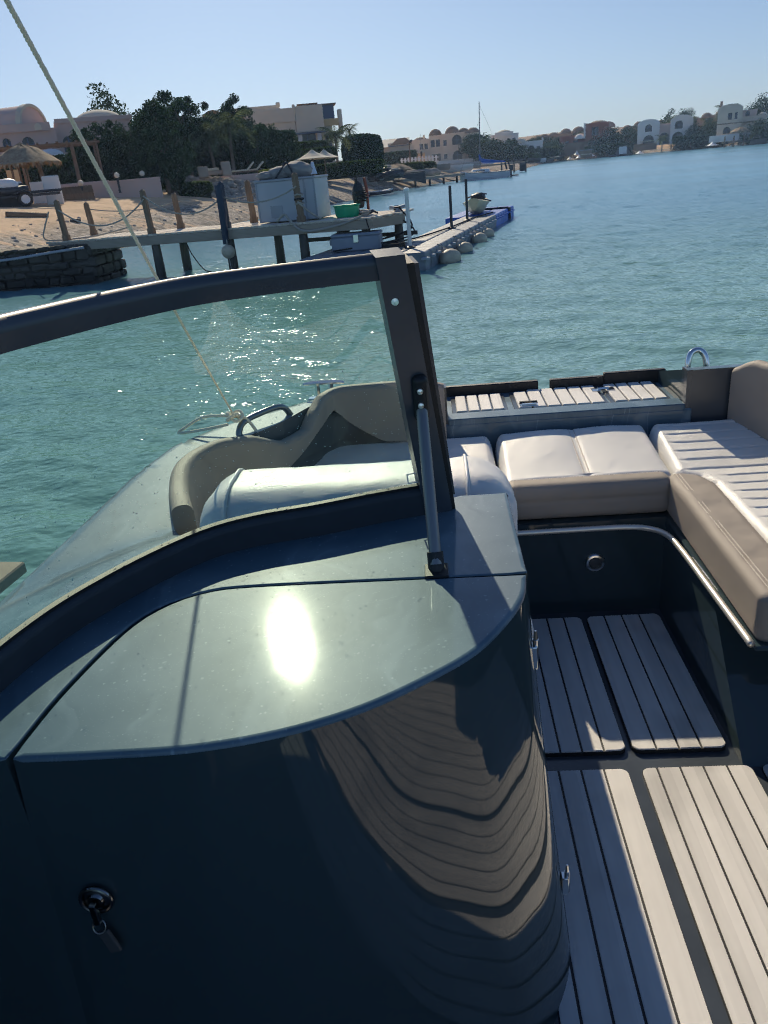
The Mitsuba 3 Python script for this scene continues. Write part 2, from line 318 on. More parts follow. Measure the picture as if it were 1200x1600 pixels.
# hull sides and the crowned deck
cpoly = shapely.union_all([fixed_poly, door_poly]).buffer(0.02).buffer(-0.016)
hull_poly = Polygon(HULL)
deck_poly = hull_poly.difference(Polygon(RIM)).difference(cpoly)
def deck_h(x, y):
    d = shapely.distance(cpoly, shapely.points(np.c_[x, y])); t = np.clip(d / 0.50, 0, 1)
    h = 0.862 - 0.135 * (t * t * (3 - 2 * t)) ** 0.75
    h = np.where(x > 0.5, 0.727, h)
    edge = shapely.distance(hull_poly.exterior, shapely.points(np.c_[x, y]))
    return h - 0.018 * np.clip(1 - edge / 0.03, 0, 1) ** 2
def fill(poly, hf, step=0.05, edge=0.03):
    """A sheet over poly at height hf(x, y)."""
    out = []
    for g in (poly.geoms if poly.geom_type == 'MultiPolygon' else [poly]):
        if g.area < 1e-4: continue
        x0, y0, x1, y1 = g.bounds
        for i in np.arange(x0, x1, step * 4):
            for j in np.arange(y0, y1, step * 4):
                c = g.intersection(shapely.box(i, j, i + step * 4, j + step * 4))
                for q in ([c] if c.geom_type == 'Polygon' else getattr(c, 'geoms', [])):
                    if q.geom_type != 'Polygon' or q.area < 1e-7: continue
                    v, f = trimesh.creation.triangulate_polygon(q, engine='earcut')
                    v = np.asarray(v); f = np.asarray(f)
                    v, f = trimesh.remesh.subdivide_to_size(np.c_[v, 0 * v[:, 0]], f, step)
                    a = v[f][:, :, :2]; cc = cr2(a[:, 1] - a[:, 0], a[:, 2] - a[:, 0]) > 0
                    f[~cc] = f[~cc][:, ::-1]
                    out.append(mk(np.c_[v[:, :2], hf(v[:, 0], v[:, 1])], f))
    m = cat(out); m.merge_vertices(digits_vertex=5); return m
OPEN = shapely.box(0.03, 2.80, 0.925, 2.96)                                    # the gap in the coaming at the bow platform
deck = fill(deck_poly.difference(OPEN), lambda x, y: Z0 + deck_h(x, y), 0.06)
part(BOAT, 'deck', deck, 'gelcoat_dusty', 40)
def wall_strip(line, ztop, zbot, inset=0.0):
    p = np.array(shapely.segmentize(LineString(line), 0.05).coords); zt = ztop(p[:, 0], p[:, 1]) if callable(ztop) else np.full(len(p), ztop)
    return sheet([np.c_[p, zt], np.c_[p, np.full(len(p), zbot)]])
hs = []
for t in np.linspace(0, 1, 8):
    p = np.array(shapely.segmentize(LineString(HULL), 0.05).coords); c = np.array([0.4, 0.4])
    zt = Z0 + deck_h(p[:, 0], p[:, 1]) - 0.002; zt = np.where((p[:, 0] > 0.0) & (p[:, 0] < 0.93) & (p[:, 1] > 2.9), Z0 + 0.56, zt); k = 1 - 0.10 * t ** 2
    q = np.c_[(p[:, 0] - 0.4) * (1 - 0.07 * t ** 2) + 0.4, p[:, 1] - 0.22 * t ** 2 * (p[:, 1] > 2)]
    hs.append(np.c_[q, zt * (1 - t) + (-0.25) * t])
part(BOAT, 'hull', sheet(hs), 'gelcoat_gloss', 40)
inner = [RIM[k] for k in range(0, 17)]; inner2 = [RIM[k] for k in range(17, 24)]
part(BOAT, 'inner_wall', cat(wall_strip(inner[:17], lambda x, y: Z0 + deck_h(x, y) - 0.001, Z0), wall_strip(inner2, lambda x, y: Z0 + deck_h(x, y) - 0.001, Z0),
     box(0.0, 0.03, 2.866, 2.93, Z0 + 0.5, Z0 + 0.726), box(0.925, 0.945, 2.866, 2.93, Z0 + 0.5, Z0 + 0.726), box(0.02, 0.94, 2.866, 2.90, Z0, Z0 + 0.598)), 'gelcoat_slate')

# floor: gelcoat pan with foam planks set on it
FL = part(BOAT, 'cockpit_floor', box(-0.74, 1.49, -2.5, 2.86, Z0 - 0.03, Z0), 'gelcoat_slate')
def pad(x0, x1, y0, y1, n0, w, z=0.008, rr=0.02, first=None):
    """Planks 6 mm apart on a dark base, the corners of the whole pad rounded."""
    shape = shapely.box(x0, y0, x1, y1).buffer(-rr).buffer(rr)
    part(FL, 'caulking', prism(shape.buffer(0.002), Z0 + 0.0005, Z0 + z - 0.004), 'black_rubber')
    xs = [x0] + list(np.arange(x0 + (first or w), x1 - 0.012, w)) + [x1]
    for a, b in zip(xs[:-1], xs[1:]):
        q = shape.intersection(shapely.box(a + (0.003 if a > x0 else 0), y0, b - (0.003 if b < x1 else 0), y1))
        if q.is_empty: continue
        lo, hi = q, q.buffer(-0.0015)
        part(FL, 'plank', cat(prism(lo, Z0 + 0.001, Z0 + z - 0.0012), prism(hi, Z0 + z - 0.0013, Z0 + z)), 'deck_foam')
pad(0.16, 0.437, -0.6, 1.600, 0, 0.0595, first=0.0385)
pad(0.474, 0.752, -0.6, 1.600, 0, 0.0595, first=0.040)
pad(0.778, 1.38, -0.6, 1.600, 0, 0.0595)
pad(0.215, 0.449, 1.662, 2.335, 0, 0.0585, z=0.016)
pad(0.470, 0.715, 1.662, 2.335, 0, 0.0595, z=0.016, first=0.06)

# seat bases: mid bulkhead, port base, starboard base with a raked end
BASE = part(BOAT, 'seat_base', cat(box(-0.72, 0.195, 1.56, 2.86, Z0, Z0 + 0.358), box(0.19, 0.75, 2.39, 2.86, Z0, Z0 + 0.358)), 'gelcoat_gloss', label='glossy dark bulkhead under the middle and port seats')
sb = np.array([(1.60, 0), (1.93, 0.345), (2.86, 0.345), (2.86, 0)])
m = prism(Polygon(sb), 0.0, 0.75); v = np.asarray(m.vertices)
m = mk(np.c_[0.735 + v[:, 2], v[:, 0], Z0 + v[:, 1]], m.faces[:, ::-1]); part(BOAT, 'seat_base', m, 'gelcoat_gloss', label='glossy dark base under the starboard seat')
part(BOAT, 'seat_base_shelf', box(0.735, 1.46, 1.62, 2.86, Z0 + 0.345, Z0 + 0.359, 0.004), 'gelcoat_gloss')
rl = spline([(0.19, 2.352, 0.346), (0.40, 2.352, 0.347), (0.58, 2.350, 0.348), (0.66, 2.33, 0.349), (0.705, 2.27, 0.352), (0.718, 2.15, 0.354), (0.722, 1.9, 0.36), (0.725, 1.62, 0.368)], 60) + [0, 0, Z0]
part(BOAT, 'trim_rail', tube(rl, 0.0095, 12), 'trim_metal', True)
# courtesy light on the bulkhead
lp = np.array([0.505, 2.39, Z0 + 0.2])
CL = part(BOAT, 'courtesy_light', moved(lathe([(0.020, 0), (0.034, 0), (0.034, 0.004), (0.030, 0.010), (0.024, 0.011), (0.021, 0.006)], 28), lp, rx=pi / 2), 'chrome', 40)
part(CL, 'lens', moved(lathe([(0.0215, 0.004), (0.018, 0.009), (0.008, 0.012), (0, 0.0125)], 20), lp, rx=pi / 2), 'vinyl_grey', 40)

# cushions
def pleats(ys, depth=0.006, w=0.006, fade=False):
    def fn(v, n):
        up = np.clip(n[:, 2], 0, 1); v = v.copy()
        if fade: up = up * np.clip((v[:, 0] - np.where(v[:, 1] > 2.44, 0.80, 0.89)) / 0.05, 0.12, 1)
        for y in ys: v[:, 2] -= up * depth * np.exp(-((v[:, 1] - y) / w) ** 2)
        up = np.clip(n[:, 2], 0, 1)
        v[:, 2] += up * (0.004 * (meshkit.fbm(v * 9, 3) - 0.5) * 2 + 0.05 * np.clip((v[:, 1] - 2.46) / 0.36, 0, 1))
        return v
    return fn
def rpoly_cushion(poly, z0, z1, r, fn=None, step=0.02):
    """A cushion on a free outline: rounded top edge, soft top."""
    g = shapely.geometry.polygon.orient(poly.buffer(-r * 1.2).buffer(r * 1.2), 1.0); rows = []
    tops = fill(g.buffer(-r), lambda x, y: 0 * x + z1, step)
    side = []
    p = np.array(shapely.segmentize(g, step).exterior.coords)[:-1]
    e = np.roll(p, -1, 0) - np.roll(p, 1, 0); n = np.stack([e[:, 1], -e[:, 0]], 1); n /= np.linalg.norm(n, axis=1, keepdims=True) + 1e-12
    rows = [np.c_[p - n * r * 0.3, np.full(len(p), z0)], np.c_[p, np.full(len(p), z0 + r * 0.5)], np.c_[p, np.full(len(p), z1 - r)]]
    for a in np.linspace(0, pi / 2, 7)[1:]: rows.append(np.c_[p - n * r * (1 - cos(a)), np.full(len(p), z1 - r + r * sin(a))])
    side = mk(np.array(rows).reshape(-1, 3), grid_faces(len(rows), len(p), True))
    m = cat(side, tops); nn = np.zeros((len(m.vertices), 3)); nn[:, 2] = np.clip((m.vertices[:, 2] - (z1 - r)) / r, 0, 1)
    if fn: m = mk(fn(np.asarray(m.vertices), nn), m.faces)
    return m
CU = Z0 + 0.490
CP = part(BOAT, 'seat_cushion', rbox((-0.66, 1.56, Z0 + 0.36), (0.196, 2.85, CU), 0.035, 0.008 * 3, pleats(np.arange(1.8, 2.84, 0.083))), 'vinyl_white', True, 'white pleated seat cushion on the port side')
def mid_fn(v, n):
    up = np.clip(n[:, 2], 0, 1); v = v.copy()
    v[:, 2] -= up * 0.005 * np.exp(-((v[:, 0] - 0.492) / 0.007) ** 2)
    v[:, 2] += up * (0.006 * np.sin(np.clip((v[:, 0] - 0.21) / 0.28 % 1, 0, 1) * pi) + 0.006 * (meshkit.fbm(v * 7, 3) - 0.5) * 2 + 0.05 * np.clip((v[:, 1] - 2.49) / 0.33, 0, 1)); return v
CM = part(BOAT, 'seat_cushion', rbox((0.205, 2.455, Z0 + 0.36), (0.775, 2.85, CU), 0.03, 0.012, mid_fn), 'vinyl_white', True, 'plain white seat cushion with a double seam, in the middle')
for dx in (-0.009, 0.009): part(CM, 'seam', tube([(0.492 + dx, y, CU + 0.001 + 0.05 * min(1, max(0, (y - 2.49) / 0.33))) for y in np.linspace(2.49, 2.82, 20)], 0.0016, 6), 'thread', True)
def bf(v, n): v = v.copy(); v[:, 1] += 0.006 * np.exp(-((v[:, 2] - (Z0 + 0.437)) / 0.004) ** 2) * (n[:, 1] < -0.2); return v
part(CM, 'piping', tube([(x, 2.491, CU + 0.0005) for x in np.linspace(0.235, 0.745, 16)], 0.0032, 6), 'vinyl_white', True)
part(CM, 'seam', tube([(x, 2.3985, Z0 + 0.449) for x in np.linspace(0.235, 0.735, 16)], 0.0014, 6), 'thread', True)
CMB = part(CM, 'front_edge', rbox((0.205, 2.395, Z0 + 0.362), (0.762, 2.495, CU + 0.003), 0.036, 0.008, bf), 'vinyl_beige', True, 'beige front edge of the middle cushion')
white_r = Polygon([(0.782, 2.85), (0.782, 2.465), (0.80, 2.45), (0.845, 2.42), (0.872, 2.36), (0.876, 1.55), (1.50, 1.55), (1.40, 2.0), (1.22, 2.6), (1.13, 2.85)])
CR = part(BOAT, 'seat_cushion', rpoly_cushion(white_r, Z0 + 0.37, CU, 0.03, pleats(np.arange(1.62, 2.84, 0.0655), 0.0055, 0.0042, True), 0.0085), 'vinyl_white', 50, 'white pleated seat cushion on the starboard side')
beige_r = Polygon([(0.745, 2.455), (0.742, 1.64), (0.872, 1.60), (0.878, 2.35), (0.85, 2.42), (0.80, 2.455)])
ms = rpoly_cushion(beige_r, Z0 + 0.36, CU + 0.004, 0.026, lambda v, n: v + np.c_[0 * v[:, :2], n[:, 2] * 0.005 * (meshkit.fbm(v * 12, 3) - 0.5) * 2], 0.015)
BR = part(CR, 'front_edge', ms, 'vinyl_beige', 50, 'beige front edge of the starboard cushion')
for dx in (0.0, 0.011): part(CR, 'seam', tube([(0.771 + dx, y, CU + 0.0042) for y in np.linspace(1.66, 2.43, 30)], 0.0015, 6), 'thread', True)
part(BOAT, 'armrest', rbox((0.885, 1.52, Z0 + 0.50), (1.35, 1.62, Z0 + 0.66), 0.045, 0.03), 'vinyl_white', True)
# the port backrest roll right ahead of the windshield
RL = part(BOAT, 'backrest_roll', rbox((-0.575, 1.505, Z0 + 0.40), (0.163, 1.79, Z0 + 0.874), 0.108, 0.02, lambda v, n: v + n * (0.005 * (meshkit.fbm(v * 9, 3)[:, None] - 0.5) * 2 + 0.003 * (meshkit.fbm(v * [9, 34, 34], 3)[:, None] - 0.5) * 2)), 'vinyl_white', True, 'white backrest roll ahead of the windshield')
for xs in (0.052, -0.487):
    prof = [(1.505, 0.60)] + [(1.613 - 0.1085 * cos(a), 0.766 + 0.1085 * sin(a)) for a in np.linspace(0, pi / 2, 9)] + [(1.682 + 0.1085 * sin(a), 0.766 + 0.1085 * cos(a)) for a in np.linspace(0, pi / 2, 9)] + [(1.7905, 0.60)]
    part(RL, 'piping', tube([(xs, y, Z0 + h + 0.002) for i, (y, h) in enumerate(prof)], 0.0042, 7), 'vinyl_white', True)
# upholstered coaming round the port bow, and the starboard backrest
def coaming(path, top, bot, th, n=90):
    p = spline(path, n); t = np.gradient(p, axis=0); t /= np.linalg.norm(t, axis=1, keepdims=True); q = np.stack([t[:, 1], -t[:, 0]], 1)
    s = np.linspace(0, 1, n); tp, bt = np.interp(s, *zip(*top)), np.interp(s, *zip(*bot)); sec = []
    for a, d, z1, z0 in zip(p, q, tp, bt):
        r = 0.022; k = []
        for o, z in [(0.002, z0), (th, z0)] + [(th - r + r * cos(b), z1 - r + r * sin(b)) for b in np.linspace(0, pi / 2, 5)] + [(r - r * sin(b) , z1 - r + r * cos(b)) for b in np.linspace(0, pi / 2, 5)]:
            k.append((a[0] + d[0] * o, a[1] + d[1] * o, Z0 + z))
        sec.append(k)
    return sweep(sec)
part(BOAT, 'coaming_pad', coaming(RIM[5:17], [(0, .79), (.16, .755), (.27, .755), (.40, .755), (.47, .735), (.54, .675), (.62, .675), (.655, .72), (.70, .758), (.77, .775), (.95, .775), (1, .75)],
     [(0, .52), (.4, .52), (.46, .54), (.74, .70), (.745, .69), (.86, .55), (1, .53)], 0.055), 'vinyl_beige', 50, 'beige upholstered pad lining the port bow')
part(BOAT, 'coaming_insert', coaming(RIM[5:17], [(0, .60), (1, .70)], [(0, .50), (1, .50)], 0.03), 'vinyl_grey', 50)
part(BOAT, 'side_backrest', coaming([(1.125, 2.862), (1.165, 2.74), (1.27, 2.40), (1.40, 1.95), (1.47, 1.5)], [(0, .73), (.08, .775), (1, .80)], [(0, .50), (1, .50)], 0.05), 'vinyl_beige', 50, 'beige backrest pad on the starboard side')

# bow platform
PF = part(BOAT, 'bow_platform', cat(box(-0.02, 0.955, 2.86, 3.27, Z0 + 0.10, Z0 + 0.585, 0.01), box(0.03, 0.925, 2.862, 2.945, Z0 + 0.55, Z0 + 0.600, 0.004)), 'gelcoat_dusty')
part(PF, 'toe_rail', cat(box(0.02, 0.425, 3.235, 3.262, Z0 + 0.58, Z0 + 0.628, 0.003), box(0.475, 0.70, 3.235, 3.262, Z0 + 0.58, Z0 + 0.628, 0.003), box(0.70, 0.955, 3.235, 3.262, Z0 + 0.58, Z0 + 0.64, 0.003)), 'black_rubber')
for x0, x1, za, zb_ in ((0.925, 0.955, 0.722, 0.625), (-0.02, 0.012, 0.66, 0.62)):
    m = prism([(2.90, 0.56), (3.27, 0.56), (3.27, zb_), (2.90, za)], 0, x1 - x0); v = np.asarray(m.vertices); part(PF, 'side_cheek', mk(np.c_[x0 + v[:, 2], v[:, 0], Z0 + v[:, 1]], m.faces), 'gelcoat_gloss')
for x0, x1, n, y0, y1 in ((0.065, 0.262, 4, 2.975, 3.20), (0.312, 0.655, 6, 2.972, 3.222), (0.69, 0.895, 4, 2.975, 3.225)):
    HT = part(PF, 'hatch', box(x0 - 0.015, x1 + 0.012, y0 - 0.012, y1 + 0.01, Z0 + 0.58, Z0 + 0.589, 0.002), 'gelcoat_slate')
    w = (x1 - x0) / n
    for k in range(n): part(HT, 'plank', box(x0 + k * w + 0.0035, x0 + (k + 1) * w - 0.0035, y0, y1 - (0.02 if k == 0 and n == 6 else 0), Z0 + 0.585, Z0 + 0.597, 0.003), 'deck_foam')
    if n == 6:
        lx2, ly2 = x0 + 0.045, y0 + 0.032
        part(HT, 'latch', cat(box(lx2 - 0.036, lx2 + 0.036, ly2 - 0.026, ly2 + 0.03, Z0 + 0.594, Z0 + 0.599, 0.002), box(lx2 - 0.03, lx2 + 0.03, ly2 - 0.02, ly2 - 0.004, Z0 + 0.598, Z0 + 0.604, 0.002)), 'chrome')
        part(HT, 'latch_slot', cat(box(lx2 - 0.016, lx2 + 0.014, ly2 - 0.002, ly2 + 0.012, Z0 + 0.5985, Z0 + 0.6005), box(lx2 - 0.034, lx2 + 0.036, ly2 + 0.02, ly2 + 0.031, Z0 + 0.598, Z0 + 0.604)), 'black_rubber')
part(PF, 'hinge', cat(tube([(0.655, 3.14, Z0 + 0.601), (0.70, 3.145, Z0 + 0.601)], 0.006, 8), box(0.63, 0.664, 3.12, 3.16, Z0 + 0.596, Z0 + 0.6005, 0.001), box(0.688, 0.722, 3.12, 3.16, Z0 + 0.596, Z0 + 0.6005, 0.001)), 'chrome')
rr = spline([(0.966, 2.99, 0.66), (0.968, 3.0, 0.725), (0.982, 3.01, 0.757), (1.012, 3.015, 0.762), (1.034, 3.005, 0.735), (1.042, 2.99, 0.66)], 30) + [0, 0, Z0]
part(BOAT, 'grab_rail', tube(rr, 0.0125, 12), 'chrome', True, 'chrome loop rail on the starboard bow')
# cleat on the port bow
cx, cy, cz = -0.44, 2.868, Z0 + deck_h(np.array([-0.44]), np.array([2.868]))[0]
part(BOAT, 'cleat', cat(tube([(cx - 0.075, cy + 0.006, cz + 0.058), (cx - 0.04, cy, cz + 0.062), (cx + 0.05, cy, cz + 0.062), (cx + 0.085, cy - 0.006, cz + 0.058)], [0.006, 0.009, 0.009, 0.006], 8), tube([(cx - 0.022, cy, cz - 0.02), (cx - 0.022, cy, cz + 0.06)], 0.010, 8), tube([(cx + 0.03, cy, cz - 0.02), (cx + 0.03, cy, cz + 0.06)], 0.010, 8), box(cx - 0.06, cx + 0.07, cy - 0.018, cy + 0.018, cz - 0.004, cz + 0.006, 0.002)), 'chrome', 40)
# clear cowl and grab bar in the dip of the coaming where the line is made fast
gb = spline([(-0.685, 2.44, 0.70), (-0.672, 2.475, 0.755), (-0.625, 2.545, 0.768), (-0.56, 2.625, 0.765), (-0.535, 2.66, 0.72)], 30) + [0, 0, Z0]
part(BOAT, 'bow_grab_bar', tube(gb, 0.011, 10), 'dark_chrome', True)

# windshield
WS = numbered(BOAT + '__windshield'); labels[WS] = {'label': 'curved wraparound windshield with a slate grey frame'}
n = len(FOOT); b3, h3 = np.c_[FOOT, np.full(n, TOP)], np.c_[HEAD, np.full(n, Z0 + 1.378)]
up = h3 - b3; upn = up / np.linalg.norm(up, axis=1, keepdims=True); tg = np.gradient(b3, axis=0); tg /= np.linalg.norm(tg, axis=1, keepdims=True)
nr = np.cross(upn, tg); nr /= np.linalg.norm(nr, axis=1, keepdims=True)
if nr[5] @ np.array([0, 1, 0]) < 0: nr = -nr                                   # outwards
def rail(lo, hi, a, b, r=0.008):
    """A rail round the windshield between the heights lo and hi along the rake, from a to b across it."""
    prof = [(a, lo), (b, lo)] + [(b - r + r * cos(t), hi - r + r * sin(t)) for t in np.linspace(0, pi / 2, 5)] + [(a + r - r * sin(t), hi - r + r * cos(t)) for t in np.linspace(0, pi / 2, 5)]
    L = np.linalg.norm(up, axis=1)
    return sweep([[b3[k] + upn[k] * (z if z < 0.3 else z - 1 + L[k]) + nr[k] * o for o, z in prof] for k in range(n)])
part(WS, 'foot_rail', rail(-0.002, 0.062, -0.020, 0.003, 0.011), 'frame_dark', 40)
part(WS, 'head_rail', rail(0.962, 1.002, -0.016, 0.018, 0.0165), 'frame_metal', 40)
part(WS, 'foot_gasket', rail(0.062, 0.068, -0.008, 0.003, 0.001), 'black_rubber', 40)
gl = np.array([[b3[k] + up[k] * t for t in np.linspace(0.10, 0.94, 6)] for k in range(n)])
part(WS, 'glass', sheet(gl), 'windshield_glass', True)
e = -tg[0]                                                                     # along the windshield towards the gangway
def bar(a0, b0, a1, b1, o0, o1, z0=-0.004, z1=1.002):
    """The post: between the offsets a and b along the windshield (at foot and head), o across it."""
    L = np.linalg.norm(up[0]); sec = []
    for t in np.linspace(0, 1, 4):
        p = b3[0] + upn[0] * ((z0 * (1 - t)) + (z1 - 1 + L) * t); a, b = a0 + (a1 - a0) * t, b0 + (b1 - b0) * t
        sec.append([p + e * x + nr[0] * o for x, o in ((a, o0), (b, o0), (b, o1), (a, o1))])
    return sweep(sec)
part(WS, 'post', bar(-0.052, 0.004, -0.044, 0.004, -0.022, 0.020), 'frame_metal')
part(WS, 'post_gasket', bar(0.0045, 0.012, 0.0045, 0.018, -0.016, 0.034, 0.0, 0.985), 'black_rubber')
part(WS, 'post_channel', bar(0.0122, 0.019, 0.0182, 0.028, -0.004, 0.036, 0.03, 0.98), 'frame_metal')
pc = b3[0] + upn[0] * 0.47
for dz in (0.0, 0.022): part(WS, 'screw', moved(lathe([(0.0, 0.0), (0.0065, 0), (0.006, 0.0025), (0, 0.003)], 14), pc + [-0.018, -0.024, -dz], rx=pi / 2), 'chrome', 40)
s1, s0 = np.array([-0.032, 1.335, Z0 + 1.11]), np.array([-0.021, 1.155, TOP + 0.012])
ST = part(WS, 'strut', tube([s0, s1], 0.0105, 14), 'brushed_metal', True)
part(ST, 'foot_clamp', cat(tube([s0 - [0, 0, 0.016], s0 + (s1 - s0) * 0.08], 0.014, 12), box(s0[0] - 0.02, s0[0] + 0.02, s0[1] - 0.025, s0[1] + 0.02, TOP, TOP + 0.005, 0.001)), 'black_rubber', 40)
part(ST, 'head_clamp', cat(moved(rbox((-0.014, -0.012, -0.045), (0.014, 0.014, 0.045), 0.011, 0.02), s1 + [0, -0.004, 0.015], rx=0.2)), 'black_rubber', True)
for dz in (0.005, 0.032): part(ST, 'bolt', moved(lathe([(0, 0), (0.006, 0), (0.005, 0.004), (0, 0.005)], 12), s1 + [0.0, -0.0185 - 0.2 * (dz - 0.02), dz], rx=pi / 2), 'chrome', 40)
# certification window sticker at the foot of the glass, dried salt on the pane
k0 = 2; mid = b3[k0] + upn[k0] * 0.085; uu = tg[k0]
fr = []
for a0, a1, c0, c1 in ((-0.017, 0.017, -0.012, -0.0095), (-0.017, 0.017, 0.0095, 0.012), (-0.017, -0.0145, -0.0095, 0.0095), (0.0145, 0.017, -0.0095, 0.0095)):
    fr.append(sheet([[mid + uu * a + upn[k0] * c - nr[k0] * 0.004 for c in (c0, c1)] for a in (a0, a1)]))
part(WS, 'sticker', cat(fr), 'salt')
sp = []
for _ in range(1500):
    k = rng.integers(2, 44); f = rng.random(); t = 0.13 + 0.76 * rng.random() ** 1.5; P = (b3[k] * (1 - f) + b3[k + 1] * f) + (up[k] * (1 - f) + up[k + 1] * f) * t
    r = 0.00055 + 0.0011 * rng.random() ** 4; a = np.arange(6) * pi / 3; q = P + r * (np.cos(a)[:, None] * tg[k] + 0.8 * np.sin(a)[:, None] * upn[k]) + nr[k] * 0.0012
    sp.append(mk(np.vstack([q, P + nr[k] * 0.0014]), [[i, (i + 1) % 6, 6] for i in range(6)]))
part(WS, 'salt_spots', cat(sp), 'salt', kind='stuff')

# the mooring line that runs up from the bow bar
def twisted(pts, r, n, lay):
    """A three-strand rope along the points."""
    p = spline(pts, n); L = np.concatenate([[0], np.cumsum(np.linalg.norm(np.diff(p, axis=0), axis=1))])
    t = np.gradient(p, axis=0); t /= np.linalg.norm(t, axis=1, keepdims=True); a = np.cross(t, [0.3, 0.9, 0.1]); a /= np.linalg.norm(a, axis=1, keepdims=True); b = np.cross(t, a)
    return cat([tube(p + r * 0.46 * (np.cos(2 * pi * L / lay + q)[:, None] * a + np.sin(2 * pi * L / lay + q)[:, None] * b), r * 0.60, 6) for q in (0, 2.094, 4.189)])
B, Tp = np.array([-0.688, 2.46, Z0 + 0.79]), np.array([-0.477, 1.044, Z0 + 1.72])
ML = thing('mooring_line', 'taut pale rope running up to the upper left from the bow of the motor boat', 'rope')
part(ML, 'line', twisted([B, B * 0.5 + Tp * 0.5 - [0, 0, 0.012], Tp, Tp + (Tp - B) * 0.55], 0.0037, 500, 0.022), 'rope_tan', True)
kn = [B + 0.022 * np.array([cos(a * 2.0) * (1 + .25 * cos(3 * a)), sin(a * 2.0) * (1 + .25 * cos(3 * a)), .55 * sin(3 * a)]) for a in np.linspace(0, 2 * pi, 60)]
part(ML, 'knot', tube(kn, 0.0055, 8), 'rope_tan', True)
part(ML, 'tail', tube(spline([B, B + [-0.05, 0.0, 0.005], B + [-0.12, 0.03, -0.005], B + [-0.19, 0.04, -0.04], B + [-0.21, 0.03, -0.055], B + [-0.12, 0.02, -0.045], B + [-0.03, 0.01, -0.03]], 50), 0.005, 8), 'rope_tan', True)
part(ML, 'loop', tube(spline([B, B + [0.03, 0.03, -0.02], B + [0.06, 0.02, -0.06], B + [0.07, 0.0, -0.085]], 20), 0.0055, 8), 'rope_tan', True)

# ================================================================ the shore
def sand_col(p, n, uv):
    a = fbm(p.x * 0.9, p.y * 0.9, 2, 4); b = fbm(p.x * 7, p.y * 7, 1, 3); g = fbm(p.x * 0.35, p.y * 0.22, 9, 3)
    dry = mix((0.54, 0.35, 0.20), (0.63, 0.43, 0.26), b) * (0.78 + 0.35 * a)
    peb = mix((0.12, 0.105, 0.09), (0.34, 0.29, 0.24), smoothstep(0.35, 0.68, b)) * (0.6 + 0.8 * a)
    crust = smoothstep(0.55, 0.68, fbm(p.x * 0.5, p.y * 1.3 + p.x * 0.25, 6, 4)) * 0.75
    h = p.z + 0.5 * (g - 0.5) - 0.55 * smoothstep(48, 58, p.y) * (1 - smoothstep(95, 120, p.y))
    c = mix(peb, dry, smoothstep(0.65, 1.15, h)); c = mix(c, dry * 1.12, crust * smoothstep(0.05, 0.2, p.z) * (1 - smoothstep(1.0, 1.5, h)))
    return c * (0.45 + 0.55 * smoothstep(0.02, 0.16, p.z + 0.06 * b))
def sand_b(p, n, uv): return fbm(p.x * 2.2, p.y * 2.2, 0, 4) + 0.3 * fbm(p.x * 14, p.y * 14, 0, 2)
M('sand', sand_col, 0.9, bump=sand_b, bscale=0.10, eps=2e-2)
def stone_col(p, n, uv):
    a = fbm(p.x * 3, p.y * 3, p.z * 3, 3); r = cell_rand(dr.floor(p.x * 4), dr.floor(p.y * 4), dr.floor(p.z * 5))
    return mix((0.21, 0.185, 0.16), (0.44, 0.39, 0.33), a * 0.6 + 0.4 * r)
M('beach_stone', stone_col, 0.9)
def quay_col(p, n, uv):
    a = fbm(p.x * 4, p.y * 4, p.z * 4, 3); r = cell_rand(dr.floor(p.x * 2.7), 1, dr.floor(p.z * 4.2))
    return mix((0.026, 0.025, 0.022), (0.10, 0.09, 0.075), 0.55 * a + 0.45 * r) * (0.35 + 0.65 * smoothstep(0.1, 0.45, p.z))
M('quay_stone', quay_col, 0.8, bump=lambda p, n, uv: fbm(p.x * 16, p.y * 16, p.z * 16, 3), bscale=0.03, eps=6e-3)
M('concrete', tone((0.36, 0.34, 0.31), 3, 0.18), 0.85)
def wood(p, n, uv):
    a = fbm(p.x * 3.0, p.y * 3.0, p.z * 3, 2); g = fbm(p.x * 9 + p.z * 40, p.y * 9 + p.z * 3, p.z * 3, 3)
    return mix((0.24, 0.195, 0.15), (0.40, 0.345, 0.28), 0.5 * a + 0.5 * g)
M('pier_wood', wood, 0.85)
M('pier_plank', lambda p, n, uv: mix((0.42, 0.37, 0.30), (0.62, 0.56, 0.47), 0.5 * fbm(p.x * 9, p.y * 9, 1, 3) + 0.5 * cell_rand(dr.floor(p.x * 6.9), 1, 2)), 0.85)
M('post_wood', lambda p, n, uv: mix((0.13, 0.085, 0.055), (0.27, 0.19, 0.13), fbm(p.x * 20, p.y * 20, p.z * 3, 3)), 0.8)
M('pile_wet', lambda p, n, uv: mix((0.035, 0.04, 0.035), (0.10, 0.09, 0.075), fbm(p.x * 12, p.y * 12, p.z * 3, 3)) * (0.5 + 0.5 * smoothstep(0.05, 0.4, p.z)), 0.6)
M('rope_grey', (0.36, 0.33, 0.29), 0.9); M('rope_black', (0.02, 0.02, 0.022), 0.8)
M('tarp_blue', (0.014, 0.032, 0.062), 0.55); M('float_grey', tone((0.14, 0.165, 0.195), 9, 0.4), 0.5); M('float_blue', tone((0.02, 0.10, 0.42), 2, 0.12), 0.42)
M('fender_pale', tone((0.46, 0.40, 0.30), 9, 0.25), 0.6); M('kayak_sand', tone((0.60, 0.50, 0.30), 6, 0.15), 0.45)
M('paint_white', tone((0.66, 0.68, 0.70), 2, 0.08), 0.5); M('box_grey', tone((0.40, 0.43, 0.47), 2, 0.1), 0.5); M('panel_grey', tone((0.30, 0.33, 0.37), 3, 0.1), 0.5); M('canvas_grey', tone((0.27, 0.262, 0.25), 8, 0.2), 0.8)
